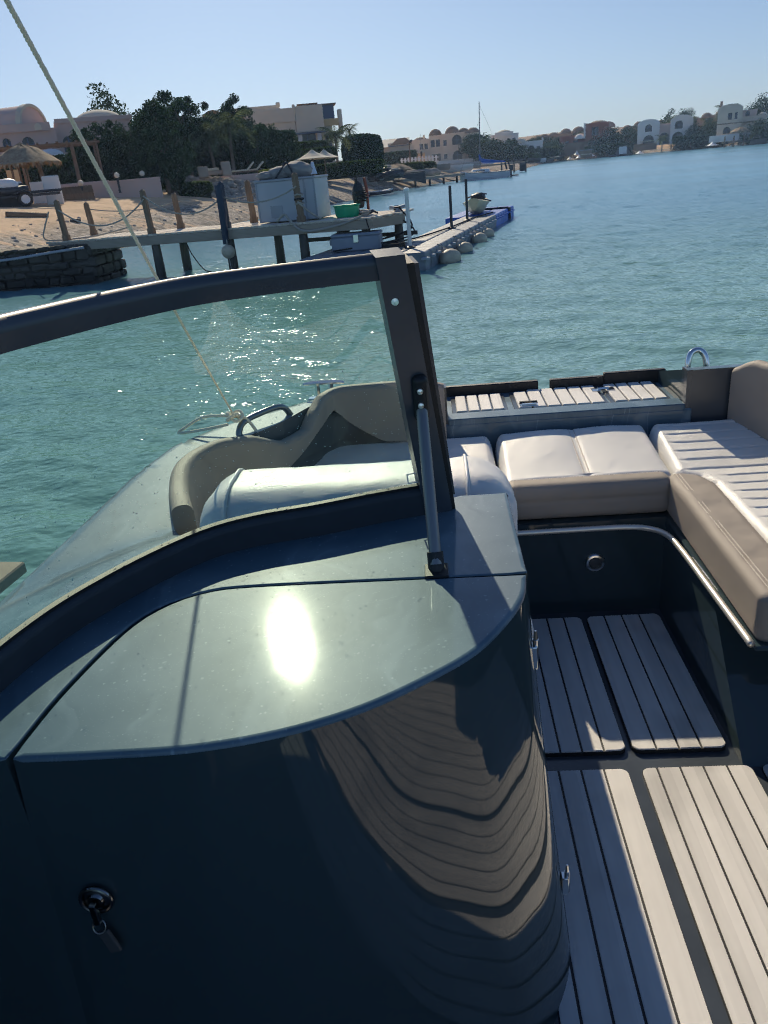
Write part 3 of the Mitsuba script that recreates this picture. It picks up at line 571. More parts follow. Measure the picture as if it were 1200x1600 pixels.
M('trunk_grey', tone((0.22, 0.26, 0.32), 4, 0.12), 0.45); M('plastic_green', (0.015, 0.36, 0.17), 0.4); M('dark_gear', tone((0.03, 0.034, 0.042), 6, 0.3), 0.55)
M('red_brown', (0.22, 0.06, 0.045), 0.6); M('pole_white', (0.62, 0.63, 0.62), 0.5)

SHORE = [(-500, -60), (-160, -10), (-60, 7), (-30, 13), (-18, 13.8), (-13.0, 15.4), (-10.9, 16.4), (-9.9, 17.2), (-10.6, 19.0), (-10.6, 22), (-10.9, 25), (-11.1, 29.5), (-9.5, 40), (-6.06, 54.9), (-0.39, 84.2), (2.2, 90), (5.5, 99), (10.8, 115), (20, 160), (33, 228),
         (44, 221), (54, 214), (80, 202), (130, 188), (230, 180), (600, 160)]
LAND = Polygon(SHORE + [(1500, 300), (1500, 1400), (-900, 1400), (-900, -60)])
LAND_EDGE = LineString(SHORE)
def gz(x, y):
    """Height of the ground."""
    x, y = np.broadcast_arrays(np.asarray(x, float), np.asarray(y, float)); P = shapely.points(x.ravel(), y.ravel())
    d = shapely.distance(LAND_EDGE, P) * np.where(shapely.contains(LAND, P), 1, -1)
    nz = meshkit.fbm(np.stack([x.ravel() * 0.22, y.ravel() * 0.22, 0 * P.astype(bool)], -1), 4, 2) - 0.5
    z = np.where(d < 0, np.maximum(0.14 * d, -1.2), (2.0 - 0.65 * np.clip((y.ravel() - 95) / 50, 0, 1)) * (1 - np.exp(-np.maximum(d, 0) / 5.0)) + 0.017 * np.minimum(np.maximum(d, 0), 160))
    return (z + nz * 0.22 * np.clip((d + 1) / 7, 0, 1)).reshape(x.shape)
shapely.prepare(LAND)
def g1(x, y): return float(gz(np.array([x]), np.array([y]))[0])
def terrain(x0, x1, y0, y1, sx, sy, drop=0.0):
    X, Y = np.meshgrid(np.arange(x0, x1 + sx / 2, sx), np.arange(y0, y1 + sy / 2, sy), indexing='ij'); return mk(np.stack([X, Y, gz(X, Y) - drop], -1).reshape(-1, 3), grid_faces(*X.shape))
near = terrain(-45, 12, 8, 92, 0.4, 0.4); far = terrain(-200, 380, 92, 460, 4.0, 3.0); left = terrain(-420, -45, -60, 92, 5, 4); back = terrain(-420, -200, 92, 460, 20, 16)
struct('beach', cat(near, left, far, back, terrain(12, 380, 92 - 32, 92, 8, 8)), 'sand', smooth=True)
ICO = trimesh.creation.icosphere(subdivisions=1)
def stones(n, xs, ys, keep, s0, s1, seed, zo=-0.25, flat=0.6, hf=None):
    r = np.random.default_rng(seed); out = []; x, y = r.uniform(*xs, n), r.uniform(*ys, n); z = gz(x, y) if hf is None else hf(x, y)
    for a, b, c in zip(x, y, z):
        if not keep(a, b, c): continue
        s = s0 + (s1 - s0) * r.random() ** 3; v = np.asarray(ICO.vertices) * (1 + 0.35 * (r.random((len(ICO.vertices), 1)) - 0.5)) * [s, s * r.uniform(0.6, 1), s * flat]
        out.append(moved(mk(v, ICO.faces), (a, b, c + s * zo * -0.4), rz=r.uniform(0, 6.28)))
    return cat(out)
single('beach_pebbles', stones(2600, (-19, 2), (19, 62), lambda a, b, c: 0.02 < c < 1.1, 0.015, 0.10, 5), 'beach_stone', 'dark pebbles and small stones strewn between the sand and the water', 'stones', smooth=False, kind='stuff')
def bank(x, y): return gz(x, y) + np.clip((y - 47.2 + 0.2 * (x + 11)) / 1.7, 0, 1) * 0.72
single('rubble_bank', stones(1500, (-14.4, -6.8), (46.6, 49.8), lambda a, b, c: True, 0.10, 0.26, 6, hf=bank, flat=0.75), 'beach_stone', 'low bank of grey rubble stones above the sand, under the sun loungers', 'stone bank', kind='stuff')

# ---------------------------------------------------------------- stone quay
QX0, QX1, QY = -14.5, -7.40, 17.35
Q = thing('stone_quay', 'dark rough stone quay at the landward end of the wooden pier', 'quay')
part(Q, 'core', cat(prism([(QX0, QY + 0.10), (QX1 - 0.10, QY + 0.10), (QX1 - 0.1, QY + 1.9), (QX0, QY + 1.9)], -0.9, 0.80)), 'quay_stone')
r = np.random.default_rng(11); z = -0.12
while z < 0.78:
    hgt = r.uniform(0.14, 0.26); hgt = min(hgt, 0.86 - z); x = QX1 - r.uniform(0, 0.1)
    while x > QX0:
        w = r.uniform(0.20, 0.52); d = r.uniform(-0.035, 0.05)
        b = rbox((x - w + 0.012, QY + d, z + 0.01), (x - 0.012, QY + 0.30, z + hgt - 0.012), 0.045, 0.14); v = np.asarray(b.vertices)
        v = v + (meshkit.noise(v * 9, 4)[:, None] - 0.5) * 0.06
        if x > -11.9: part(Q, 'stone', mk(v, b.faces), 'quay_stone', 50)
        x -= w
    z += hgt
for k in range(5):                                                             # its end face
    for j in range(4):
        b = rbox((QX1 - 0.25, QY + 0.05 + k * 0.36, -0.1 + j * 0.23), (QX1 + 0.02 * ((k + j) % 3), QY + 0.39 + k * 0.36, 0.11 + j * 0.23), 0.045, 0.14); part(Q, 'stone', b, 'quay_stone', 50)
part(Q, 'pipe', tube([(QX0, QY - 0.09, 0.60), (-10.6, QY - 0.09, 0.61), (-9.0, QY - 0.085, 0.68), (-8.2, QY - 0.08, 0.74), (-7.5, QY - 0.075, 0.78)], 0.028, 8), 'panel_grey', True)

# ---------------------------------------------------------------- wooden pier; s runs along it to seaward, w across it away from the boat
PA, PE, PW = np.array([-8.25, 17.62]), np.array([0.978, -0.207]), np.array([0.207, 0.978])
ZD = 0.93
DA = np.array([-0.09, 14.70]); DE = np.array([0.225, 0.974]); DN = np.array([-0.974, 0.225])
def dpt(u, v, z): q = DA + DE * u + DN * v; return np.array([q[0], q[1], z])
def pw(s, w, z): q = PA + PE * s + PW * w; return (q[0], q[1], z)
PRZ = atan2(PE[1], PE[0])
def pbox(s0, s1, w0, w1, z0, z1, c=0.0): return moved(box(s0, s1, w0, w1, z0, z1, c), (PA[0], PA[1], 0), rz=PRZ)
PR = thing('wooden_pier', 'weathered wooden pier on dark piles with rope railings, leading out from the stone quay', 'pier')
r = np.random.default_rng(12); s = -0.25
while s < 7.62:
    w1 = 1.5 if s < 3.55 else 2.05
    part(PR, 'plank', pbox(s, s + 0.132, -0.02 + max(0, s - 7.2) * 2.2, w1 + r.uniform(-.02, .02), ZD - 0.035, ZD + r.uniform(0, 0.008), 0.006), 'pier_plank'); s += 0.142
part(PR, 'beam', pbox(-0.2, 7.25, -0.03, 0.05, ZD - 0.215, ZD - 0.037, 0.01), 'pier_wood'); part(PR, 'beam', pbox(-0.2, 7.6, 1.38, 1.46, ZD - 0.215, ZD - 0.037, 0.01), 'pier_wood')
part(PR, 'beam', sweep([[pw(a, b, z) for a, b, z in ((s0, w0, ZD - 0.215), (s0 + .06, w0 + .03, ZD - 0.215), (s0 + .06, w0 + .03, ZD - 0.037), (s0, w0, ZD - 0.037))] for s0, w0 in ((7.25, 0.0), (7.68, 0.95))]), 'pier_wood')
for s in (2.05, 3.9, 5.65, 7.2):
    part(PR, 'beam', pbox(s - 0.06, s + 0.06, 0.06, 1.37, ZD - 0.21, ZD - 0.06), 'pier_wood')
part(PR, 'brace', pbox(5.4, 7.9, 1.30, 1.36, 0.45, 0.53), 'pile_wet')
for s, w in ((2.40, 0.09), (4.15, 0.09), (5.80, 0.09), (6.35, 0.9), (7.12, 0.16), (2.36, 1.36), (4.72, 1.36), (6.3, 1.38), (7.60, 0.95)):
    part(PR, 'pile', tube([pw(s, w, -0.8), pw(s, w, 0.3), pw(s, w, ZD - 0.215)], [0.105, 0.10, 0.09], 10), 'pile_wet', True)
def post(s, w, h, mat='post_wood', name='post', lean=0.0):
    q = np.array(pw(s, w, ZD))
    return part(PR, name, cat(tube([q + [0, 0, -0.03], q + [0, 0, 0.12]], 0.095, 8), tube([q + [0, 0, 0.1], q + [lean, 0, h - 0.12], q + [lean, 0, h - 0.03], q + [lean, 0, h]], [0.072, 0.068, 0.06, 0.02], 8)), mat, 40)
for s, h in ((0.22, 0.85), (2.36, 0.89), (5.80, 0.93)): post(s, 0.10, h, lean=-0.03)
for s, h in ((0.10, 0.74), (2.40, 0.77), (4.22, 0.88), (4.80, 0.95)): post(s, 1.32, h, lean=-0.03)
bp = post(4.15, 0.08, 0.90, 'tarp_blue'); labels[bp] = {'label': 'pier post wrapped in dark blue cloth'}
q = np.array(pw(4.15, -0.1, ZD)); part(bp, 'wrap', tube([q + [0.02, 0.02, 0.83], q + [0.03, 0, 0.3], q + [0.0, -0.02, -0.3]], [0.075, 0.085, 0.06], 7), 'tarp_blue', True)
def sag(a, b, d, n=16): a, b = np.array(a, float), np.array(b, float); return [a + (b - a) * t - np.array([0, 0, 4 * d * t * (1 - t)]) for t in np.linspace(0, 1, n)]
def prope(a, b, d, r=0.016, mat='rope_grey'): return part(PR, 'rope', tube(sag(a, b, d), r, 6), mat, True)
for (s0, h0), (s1, h1), d in (((0.22, 0.64), (2.36, 0.70), 0.42), ((2.36, 0.76), (4.15, 0.60), 0.34), ((4.15, 0.62), (5.80, 0.68), 0.20)): prope(pw(s0, 0.04, ZD + h0), pw(s1, 0.04, ZD + h1), d)
for (s0, h0), (s1, h1), d in (((0.10, 0.58), (2.40, 0.60), 0.12), ((2.40, 0.60), (4.22, 0.58), 0.06), ((4.22, 0.58), (4.80, 0.76), 0.02)): prope(pw(s0, 1.38, ZD + h0), pw(s1, 1.38, ZD + h1), d, 0.013)
part(PR, 'rope', tube(spline([pw(0.0, 0.0, ZD + 0.62), pw(-0.2, 0.0, ZD + 0.3), pw(-0.28, 0.0, ZD + 0.1), pw(-0.1, 0.1, ZD + 0.02), pw(0.8, 0.25, ZD + 0.04), pw(1.6, 0.15, ZD + 0.14), pw(1.9, 0.1, ZD + 0.2)], 50), 0.016, 6), 'rope_grey', True)
part(PR, 'rope', tube(spline([pw(5.3, 0.0, ZD + 0.05), pw(5.5, -0.05, ZD + 0.18), pw(5.62, -0.06, ZD + 0.05), pw(5.9, -0.06, ZD - 0.16), pw(6.6, -0.06, ZD - 0.10), pw(7.1, -0.04, ZD + 0.03)], 60), 0.024, 7), 'rope_grey', True)
for k, z in enumerate((0.36, 0.44, 0.52)): q = np.array(pw(5.80, 0.10, ZD + z)); part(PR, 'rope', tube([q + [0.085 * cos(a), 0.085 * sin(a), 0.01 * sin(3 * a)] for a in np.linspace(0, 6.29, 18)], 0.018, 6, False), 'rope_grey' if k != 1 else 'rope_black', True)
part(PR, 'rope', tube(sag(pw(5.8, 0.0, ZD + 0.40), pw(6.15, 0.3, ZD + 0.03), 0.03), 0.02, 6), 'rope_grey', True)
part(PR, 'rope', tube(sag(pw(7.2, -0.05, ZD - 0.02), dpt(1.2, 1.2, 0.36), 0.12), 0.012, 6), 'rope_black', True)
part(PR, 'rope', tube(spline([pw(2.9, 0.5, ZD - 0.2), pw(3.05, 0.4, 0.45), pw(3.3, 0.35, 0.12), pw(3.5, 0.3, 0.06)], 20), 0.012, 6), 'rope_black', True)
FD = thing('mooring_ball', 'round tan mooring ball hanging from the blue wrapped pier post', 'buoy')
part(FD, 'ball', moved(lathe([(0.14 * sin(a) + 1e-4, -0.14 * cos(a)) for a in np.linspace(0, pi, 15)], 20), pw(4.22, -0.20, 0.49)), 'fender_pale', True)
part(FD, 'cord', cat(tube([pw(4.22, -0.20, 0.60), pw(4.18, -0.1, ZD - 0.1)], 0.012, 6), tube([pw(4.22, -0.20, 0.36), pw(4.24, -0.2, -0.1)], 0.008, 6)), 'rope_grey', True)
for s, w, lab in ((7.10, 0.30, 'grey mooring cleat wound with rope, near corner of the pier end'), (7.55, 1.15, 'pale mooring cleat on the far corner of the pier end')):
    c = thing('mooring_cleat', lab, 'cleat'); q = np.array(pw(s, w, ZD)); k = 1.5 if w > 1 else 1.0
    part(c, 'horn', cat(tube([q + [-0.11 * k, 0, 0.10], q + [0, 0, 0.075], q + [0.11 * k, 0, 0.11]], 0.025 * k, 8), tube([q, q + [0, 0, 0.08]], 0.045 * k, 8)), 'panel_grey' if k > 1 else 'canvas_grey', True)
    part(c, 'rope', tube([q + [0.07 * cos(a), 0.05 * sin(a), 0.03 + 0.006 * a] for a in np.linspace(0, 15, 50)], 0.014, 6), 'rope_black' if k > 1 else 'rope_grey', True)
# storage box, bag, basin and gear on the pier
BX = thing('storage_box', 'large pale grey storage box standing on the pier behind the post', 'box')
BS, BW = 4.75, 0.42
part(BX, 'body', pbox(BS, BS + 1.30, BW, BW + 0.85, ZD + 0.03, ZD + 0.80, 0.012), 'box_grey'); part(BX, 'lid', pbox(BS - 0.02, BS + 1.32, BW - 0.02, BW + 0.87, ZD + 0.801, ZD + 0.845, 0.01), 'panel_grey')
for s in (BS, BS + 1.05, BS + 1.265): part(BX, 'batten', pbox(s, s + 0.035, BW - 0.012, BW - 0.0005, ZD + 0.03, ZD + 0.80), 'panel_grey')
part(BX, 'hatch', pbox(BS + 0.28, BS + 0.55, BW - 0.010, BW - 0.0005, ZD + 0.10, ZD + 0.34, 0.003), 'panel_grey')
def lump(n, size, seed, amp=0.25): 
    m = trimesh.creation.icosphere(subdivisions=n); v = np.asarray(m.vertices); v = v * (1 + amp * (meshkit.fbm(v * 1.6 + seed, 3)[:, None] - 0.5) * 2); v[:, 2] = np.maximum(v[:, 2], -0.75)
    return mk(v * np.array(size), m.faces)
BG = thing('canvas_bag', 'grey canvas bag with a dark strap lying on the storage box', 'bag')
q = np.array(pw(BS + 0.60, BW + 0.4, ZD + 0.845 + 0.10))
part(BG, 'body', cat(moved(lump(3, (0.31, 0.22, 0.17), 1, 0.2), q + [0.22, -0.04, 0.03], rz=PRZ), moved(lump(3, (0.30, 0.22, 0.13), 4, 0.24), q + [-0.16, 0.04, 0.0], rz=PRZ)), 'canvas_grey', True)
part(BG, 'strap', tube(spline([q + [-0.22, -0.28, -0.08], q + [-0.05, -0.27, 0.10], q + [0.02, -0.2, 0.2], q + [0.09, -0.27, 0.1], q + [0.16, -0.3, -0.05]], 24), 0.02, 6), 'dark_gear', True)
single('folded_tarp', moved(lump(3, (0.22, 0.2, 0.10), 9, 0.3), pw(BS + 0.16, BW + 0.35, ZD + 0.845 + 0.07)), 'canvas_grey', 'crumpled grey tarp beside the bag on the storage box', 'tarp', smooth=True)
BN = thing('basin', 'bright green plastic basin on the pier by the storage box', 'basin'); q = np.array(pw(6.62, 0.62, ZD + 0.01))
part(BN, 'bowl', moved(lathe([(0, 0), (0.22, 0), (0.245, 0.05), (0.262, 0.20), (0.285, 0.215), (0.285, 0.23), (0.255, 0.225), (0.235, 0.03), (0, 0.02)], 28), q), 'plastic_green', 40)
GR = thing('hand_cart', 'dark hand cart with reddish handles behind the green basin', 'cart'); q = np.array(pw(6.78, 1.2, ZD))
for dx in (-0.1, 0.12): part(GR, 'handle', tube([q + [dx, 0.1, 0.02], q + [dx, 0.02, 0.5], q + [dx * 0.8, -0.05, 0.72]], 0.03, 8), 'red_brown' if dx > 0 else 'dark_gear', True)
part(GR, 'tray', moved(box(-0.17, 0.17, -0.2, 0.1, 0.02, 0.10, 0.02), q), 'dark_gear'); part(GR, 'sack', moved(lump(2, (0.13, 0.12, 0.3), 5, 0.2), q + [-0.06, 0.02, 0.36]), 'dark_gear', True); part(GR, 'hose', tube([q + [0.12 * cos(a) + 0.02, -0.15 + 0.1 * sin(a), 0.26 + 0.012 * a] for a in np.linspace(0, 18, 60)], 0.016, 6), 'rope_black', True)
single('anchor_chain', tube([np.array(pw(7.05, 0.7, ZD + 0.03)) + [0.18 * cos(a) * (1 - a / 40), 0.12 * sin(a), 0.002 * a + 0.03 * abs(sin(2 * a))] for a in np.linspace(0, 16, 70)], 0.018, 6), 'dark_gear', 'dark heap of chain on the pier planks to the right of the basin', 'chain', smooth=True)

# ---------------------------------------------------------------- floating dock of plastic cubes
DOCK = thing('floating_dock', 'floating dock of grey plastic cubes with a bright blue far end', 'dock')
def cube_float(u, v):
    w = 0.49; m = rbox((-w / 2, -w / 2, 0), (w / 2, w / 2, 0.40), 0.05, 0.3)
    q = DA + DE * (u * 0.5 + 0.25) + DN * (v * 0.5 + 0.25); return moved(m, (q[0], q[1], -0.07), rz=atan2(DE[1], DE[0]))
for u in range(26):
    for v in range(5 if u < 5 else 2 if u < 18 else 3):
        part(DOCK, 'cube', cube_float(u, v), 'float_blue' if u >= 18 else 'float_grey', 40)
lug = lathe([(0.0, 0.0), (0.085, 0), (0.085, 0.035), (0.05, 0.045), (0, 0.045)], 10)
for u in range(0, 26):
    q = DA + DE * (u * 0.5); part(DOCK, 'lug', moved(lug, (q[0], q[1], 0.20)), 'float_blue' if u >= 18 else 'trunk_grey', 40)
TK = thing('grey_trunk', 'grey trunk with a metal latch standing on the dock under the pier end', 'trunk'); q = dpt(1.30, 1.63, 0.33)
part(TK, 'body', moved(box(-0.55, 0.42, -0.28, 0.28, 0, 0.27, 0.02), q, rz=PRZ * 0.3), 'trunk_grey'); part(TK, 'lid', moved(box(-0.56, 0.43, -0.29, 0.29, 0.272, 0.33, 0.02), q, rz=PRZ * 0.3), 'trunk_grey')
part(TK, 'latch', moved(box(-0.1, 0.0, -0.31, -0.285, 0.16, 0.31, 0.006), q, rz=PRZ * 0.3), 'chrome'); part(TK, 'handle', moved(box(-0.62, -0.56, -0.08, 0.08, 0.12, 0.24, 0.01), q, rz=PRZ * 0.3), 'panel_grey')
for (u, v, h, mat, lab) in ((0.95, 0.52, 1.05, 'pole_white', 'white pole standing on the near end of the floating dock'), (5.1, 0.52, 0.95, 'dark_gear', 'dark pole on the floating dock, the nearer of two'), (7.35, 0.54, 1.02, 'dark_gear', 'dark pole on the floating dock, the farther of two')):
    p = thing('dock_pole', lab, 'pole'); q = dpt(u, v, 0.33); part(p, 'shaft', tube([q, q + [0, 0, h]], 0.04 if mat == 'pole_white' else 0.035, 10), mat, True); part(p, 'foot', moved(lathe([(0, 0), (0.11, 0), (0.11, 0.02), (0.05, 0.04), (0, 0.04)], 12), q), 'dark_gear', 40)
    if mat == 'pole_white': part(p, 'cap', moved(lathe([(0, -0.03), (0.055, -0.03), (0.055, 0.02), (0.03, 0.035), (0, 0.04)], 12), q + [0, 0, h]), 'salt', 40)
DR = thing('dock_rope', 'dark rope lying along the top of the floating dock from the pier', 'rope')
part(DR, 'line', tube(spline([pw(7.6, 1.1, ZD + 0.1), pw(7.9, 0.8, 0.62), dpt(1.6, 1.5, 0.42), dpt(2.4, 0.95, 0.36), dpt(4.3, 0.62, 0.36), dpt(6.3, 0.5, 0.36), dpt(8.0, 0.45, 0.36), dpt(9.6, 0.2, 0.36)], 80), 0.018, 6), 'rope_black', True)
part(DR, 'coil', tube([dpt(0.95, 0.85, 0.36) + [0.22 * cos(a), 0.2 * sin(a), 0.004 * a] for a in np.linspace(0, 19, 80)], 0.018, 6), 'rope_black', True)
part(DR, 'slack', tube(spline([pw(7.64, 1.0, ZD - 0.1), pw(7.95, 0.6, 0.5), dpt(0.9, 2.0, 0.37), dpt(1.6, 2.1, 0.36), dpt(2.1, 1.7, 0.36)], 40), 0.016, 6), 'rope_black', True)
for k, (u, sz) in enumerate(((1.25, 0.20), (2.85, 0.16), (4.8, 0.17), (6.1, 0.15))):
    f = thing('dock_fender', ['pale float lashed to the dock side with a brown top, nearest', 'pale float lashed to the dock side, second from the near end', 'pale float lashed to the dock side, third from the near end', 'smallest pale float lashed to the dock side, farthest along'][k], 'fender', 'floats lashed along the dock')
    m = lathe([(sz * 0.9 * sin(a) + 1e-4, -sz * 1.35 * cos(a)) for a in np.linspace(0, pi, 13)], 18)
    q = dpt(u, -0.20, 0.06); part(f, 'body', moved(moved(m, ry=pi / 2), q, rz=atan2(DE[1], DE[0]) - 0.45), 'fender_pale', True)
    if k < 3:
        m = lathe([(sz * 0.6 * sin(a) + 1e-4, -sz * 0.6 * cos(a)) for a in np.linspace(0, pi, 11)], 14); part(f, 'knob', moved(m, dpt(u + sz * 1.75, -0.17, 0.07)), 'fender_pale', True)
    part(f, 'cord', tube([q + [0, 0.1, 0.15], dpt(u, 0.05, 0.34)], 0.012, 6), 'rope_grey', True)
# kayak on the blue end
KY = thing('kayak', 'sand coloured kayak lying on the blue end of the floating dock, bow towards the viewer', 'kayak')
sec = []
for t in np.linspace(0, 1, 17):
    w = 0.40 * sin(pi * min(1, 0.06 + t * 0.98)) ** 0.55; d = 0.34; sheer = 0.10 * (2 * t - 1) ** 2
    sec.append([(w * cos(a) * (1.0 if sin(a) > -0.2 else 0.8), t * 2.7, (0.30 + sheer) + (0.07 * sin(a) if sin(a) > 0 else 0.33 * sin(a) * (0.75 + 0.25 * sin(pi * t)))) for a in np.linspace(0, 2 * pi, 21)[:-1]])
km = moved(sweep(sec), dpt(8.85, 0.62, 0.34), rz=atan2(DE[1], DE[0]) - pi / 2 + 0.10); part(KY, 'hull', km, 'kayak_sand', 50)
q = dpt(10.0, 0.66, 0.34 + 0.38); part(KY, 'seat', moved(lump(2, (0.22, 0.26, 0.12), 2, 0.3), q + [0, 0.5, 0.05]), 'dark_gear', True); part(KY, 'paddle', tube([q + [-0.35, -0.3, 0.08], q + [0.1, 0.3, 0.16], q + [0.3, 0.9, 0.1]], 0.02, 6), 'dark_gear', True); part(KY, 'strap', tube([q + [-0.36, -0.1, -0.06], q + [0, -0.1, 0.04], q + [0.36, -0.1, -0.06]], 0.02, 6), 'dark_gear', True)
single('dock_strap', cat(tube([dpt(11.6, -0.02, 0.36), dpt(11.6, -0.03, -0.05)], 0.05, 6), tube([dpt(11.6, 0.0, 0.35), dpt(11.4, 1.3, 0.36)], 0.04, 6)), 'dark_gear', 'dark strap over the edge of the blue dock end', 'strap')

PLK = thing('dock_plank', 'pale plank end of another dock at the left edge, beside the boat', 'plank')
part(PLK, 'board', moved(box(-1.6, 0.0, -0.14, 0.14, 0.34, 0.39, 0.006), (-1.78, 2.63, 0), rz=-0.12), 'pier_wood'); part(PLK, 'bearer', moved(box(-1.6, -0.08, -0.10, -0.02, 0.2, 0.339), (-1.78, 2.63, 0), rz=-0.12), 'pile_wet'); part(PLK, 'leg', moved(box(-0.9, -0.8, -0.1, 0.0, -0.6, 0.199), (-1.78, 2.63, 0), rz=-0.12), 'pile_wet')

# ---------------------------------------------------------------- foliage, palms, houses: builders
def leaf_mat(name, c, t=0.5): scene[name] = {'type': 'principledthin', 'base_color': proc(lambda p, n, uv: mi.Color3f(*[float(x) for x in c]) * (0.55 + 0.9 * cell_rand(dr.floor(p.x * 3.1), dr.floor(p.y * 3.1), dr.floor(p.z * 3.1)))), 'roughness': 0.9, 'diff_trans': float(t)}; return name
leaf_mat('leaf_dark', (0.046, 0.082, 0.040), 0.25); leaf_mat('leaf_mid', (0.065, 0.092, 0.034), 0.8); leaf_mat('leaf_hedge', (0.05, 0.085, 0.026), 0.6); leaf_mat('palm_leaf', (0.12, 0.15, 0.075), 0.8)
leaf_mat('leaf_far', (0.055, 0.09, 0.052), 0.25); leaf_mat('grass_leaf', (0.11, 0.14, 0.035), 0.9)
M('bark', tone((0.17, 0.125, 0.09), 5, 0.3), 0.9); M('palm_bark', tone((0.20, 0.155, 0.12), 8, 0.3), 0.9)
M('plaster_pink', tone((0.58, 0.43, 0.37), 0.7, 0.10), 0.9); M('plaster_beige', tone((0.64, 0.54, 0.42), 0.7, 0.10), 0.9); M('plaster_ochre', tone((0.62, 0.42, 0.22), 0.7, 0.1), 0.9)
M('plaster_white', tone((0.72, 0.70, 0.67), 0.7, 0.06), 0.85); M('plaster_red', tone((0.34, 0.14, 0.10), 0.7, 0.1), 0.9); M('plaster_brown', tone((0.25, 0.17, 0.12), 0.5, 0.15), 0.9)
M('roof_pale', tone((0.58, 0.53, 0.42), 1.5, 0.12), 0.9); M('window_dark', (0.015, 0.02, 0.03), 0.12); M('frame_blue', (0.07, 0.10, 0.17), 0.5); M('wood_brown', tone((0.17, 0.12, 0.085), 4, 0.2), 0.8)
def thatch_col(p, n, uv): return mix((0.16, 0.11, 0.07), (0.42, 0.33, 0.22), fbm(p.x * 9, p.y * 9, p.z * 5, 3))
M('thatch', thatch_col, 0.95); M('curtain', (0.62, 0.66, 0.74), 0.8); M('roof_grey', tone((0.27, 0.28, 0.29), 2, 0.1), 0.7); M('glass_globe', (0.75, 0.66, 0.52), 0.3); M('cushion_tan', tone((0.40, 0.31, 0.24), 5, 0.15), 0.85)
def at(bearing, dist): return dist * sin(radians(bearing)), dist * cos(radians(bearing))
def leaves(c, s, seed, up=0.3, asp=0.55):
    """One bent leaf clump (2 triangles) at each centre c, of size s."""
    r = np.random.default_rng(seed); n = len(c); a = r.normal(size=(n, 3)); a[:, 2] += up; a /= np.linalg.norm(a, axis=1, keepdims=True)
    b = np.cross(a, r.normal(size=(n, 3))); b /= np.linalg.norm(b, axis=1, keepdims=True) + 1e-9; s = (s * r.uniform(0.6, 1.35, n))[:, None]; d = np.cross(a, b)
    v = np.stack([c - a * s, c + b * s * asp + d * s * 0.2, c + a * s, c - b * s * asp + d * s * 0.2], 1).reshape(-1, 3); i = np.arange(n)[:, None] * 4
    return mk(v, np.vstack([i + [0, 1, 2], i + [0, 2, 3]]))
def crown_pts(n, R, shape, seed, clumps=26):
    """Leaf centres: gathered in clumps spread through a crown of half-size R, shape 'round', 'column' or 'cone'."""
    r = np.random.default_rng(seed); R = np.array(R, float); cc = []
    while len(cc) < clumps:
        q = r.uniform(-1, 1, 3); t = (q[2] + 1) / 2
        lim = {'round': 1 - q[2] ** 2 * 0.8, 'column': 0.85 * min(1, (1 - t) * 2.6 + 0.12) , 'cone': 1.0 - 0.85 * t}[shape]
        if q[0] ** 2 + q[1] ** 2 < max(lim, 0) ** 2 and q[0] ** 2 + q[1] ** 2 > (0.35 * max(lim, 0)) ** 2 * (r.random() < 0.75): cc.append((q, r.uniform(0.55, 1.3)))
    k = r.integers(0, clumps, n); c = np.array([x[0] for x in cc]); z = np.array([x[1] for x in cc])
    rad = 1.75 / clumps ** 0.38
    g = r.normal(size=(n, 3)); g /= np.linalg.norm(g, axis=1, keepdims=True); g *= (r.random((n, 1)) ** 0.5) * rad * z[k][:, None] * 0.85
    g[:, 2] *= 0.8
    q = c[k] + g * [1, 1, min(1, R[0] / R[2]) * 1.1]; e = np.percentile(np.abs(q), 99, axis=0); return np.clip(q / e, -1.12, 1.12) * R
def tree(bearing, dist, h, w, label, mat='leaf_dark', shape='round', n=7000, leaf=0.11, seed=0, group=None, bare=0.15, z=None, name='tree', clumps=26):
    x, y = at(bearing, dist); zb = g1(x, y) if z is None else z
    t = thing(name, label, 'tree', group); hc = h * (1 - bare)
    part(t, 'crown', moved(leaves(crown_pts(n, (w / 2, w / 2, hc / 2), shape, seed, clumps), leaf, seed), (x, y, zb + h - hc / 2)), mat)
    r = np.random.default_rng(seed + 99); tr = [tube([(x, y, zb - 0.3), (x + r.normal() * 0.05, y, zb + h * 0.35), (x + r.normal() * 0.1, y, zb + h * 0.8)], [0.035 * h, 0.026 * h, 0.006 * h], 7)]
    for k in range(5): a = r.uniform(0, 6.28); tr.append(tube([(x, y, zb + h * (0.25 + 0.08 * k)), (x + w * 0.18 * cos(a), y + w * 0.18 * sin(a), zb + h * (0.42 + 0.08 * k)), (x + w * 0.34 * cos(a), y + w * 0.34 * sin(a), zb + h * (0.52 + 0.08 * k))], [0.014 * h, 0.01 * h, 0.003 * h], 5))
    part(t, 'trunk', cat(tr), 'bark', True); return t
def frond(L, up, droop, n=13):
    """A palm frond along +x: rib and two rows of hanging leaflets."""
    t = np.linspace(0, 1, n); x = L * (t - 0.12 * t * t); z = L * (up * t - droop * t * t); v, f = [], []
    for k in range(n - 1):
        for s in (-1, 1):
            a = np.array([x[k], 0, z[k]]); b = np.array([x[k + 1], 0, z[k + 1]]); l = L * 0.27 * sin(pi * min(1, 0.18 + 0.80 * t[k])) ; tip = (a + b) / 2 + np.array([l * 0.55, s * l, -l * 0.42])
            i = len(v); v += [a, a + (b - a) * 0.62, tip]; f.append([i, i + 1, i + 2])
    rib = tube(np.c_[x, 0 * x, z], 0.012 * L * (1.2 - t), 4); return cat(mk(v, f), rib)
FRONDS = [frond(1, u, d) for u, d in ((1.05, 0.75), (0.75, 0.85), (0.45, 0.80), (0.15, 0.7), (-0.1, 0.6))]
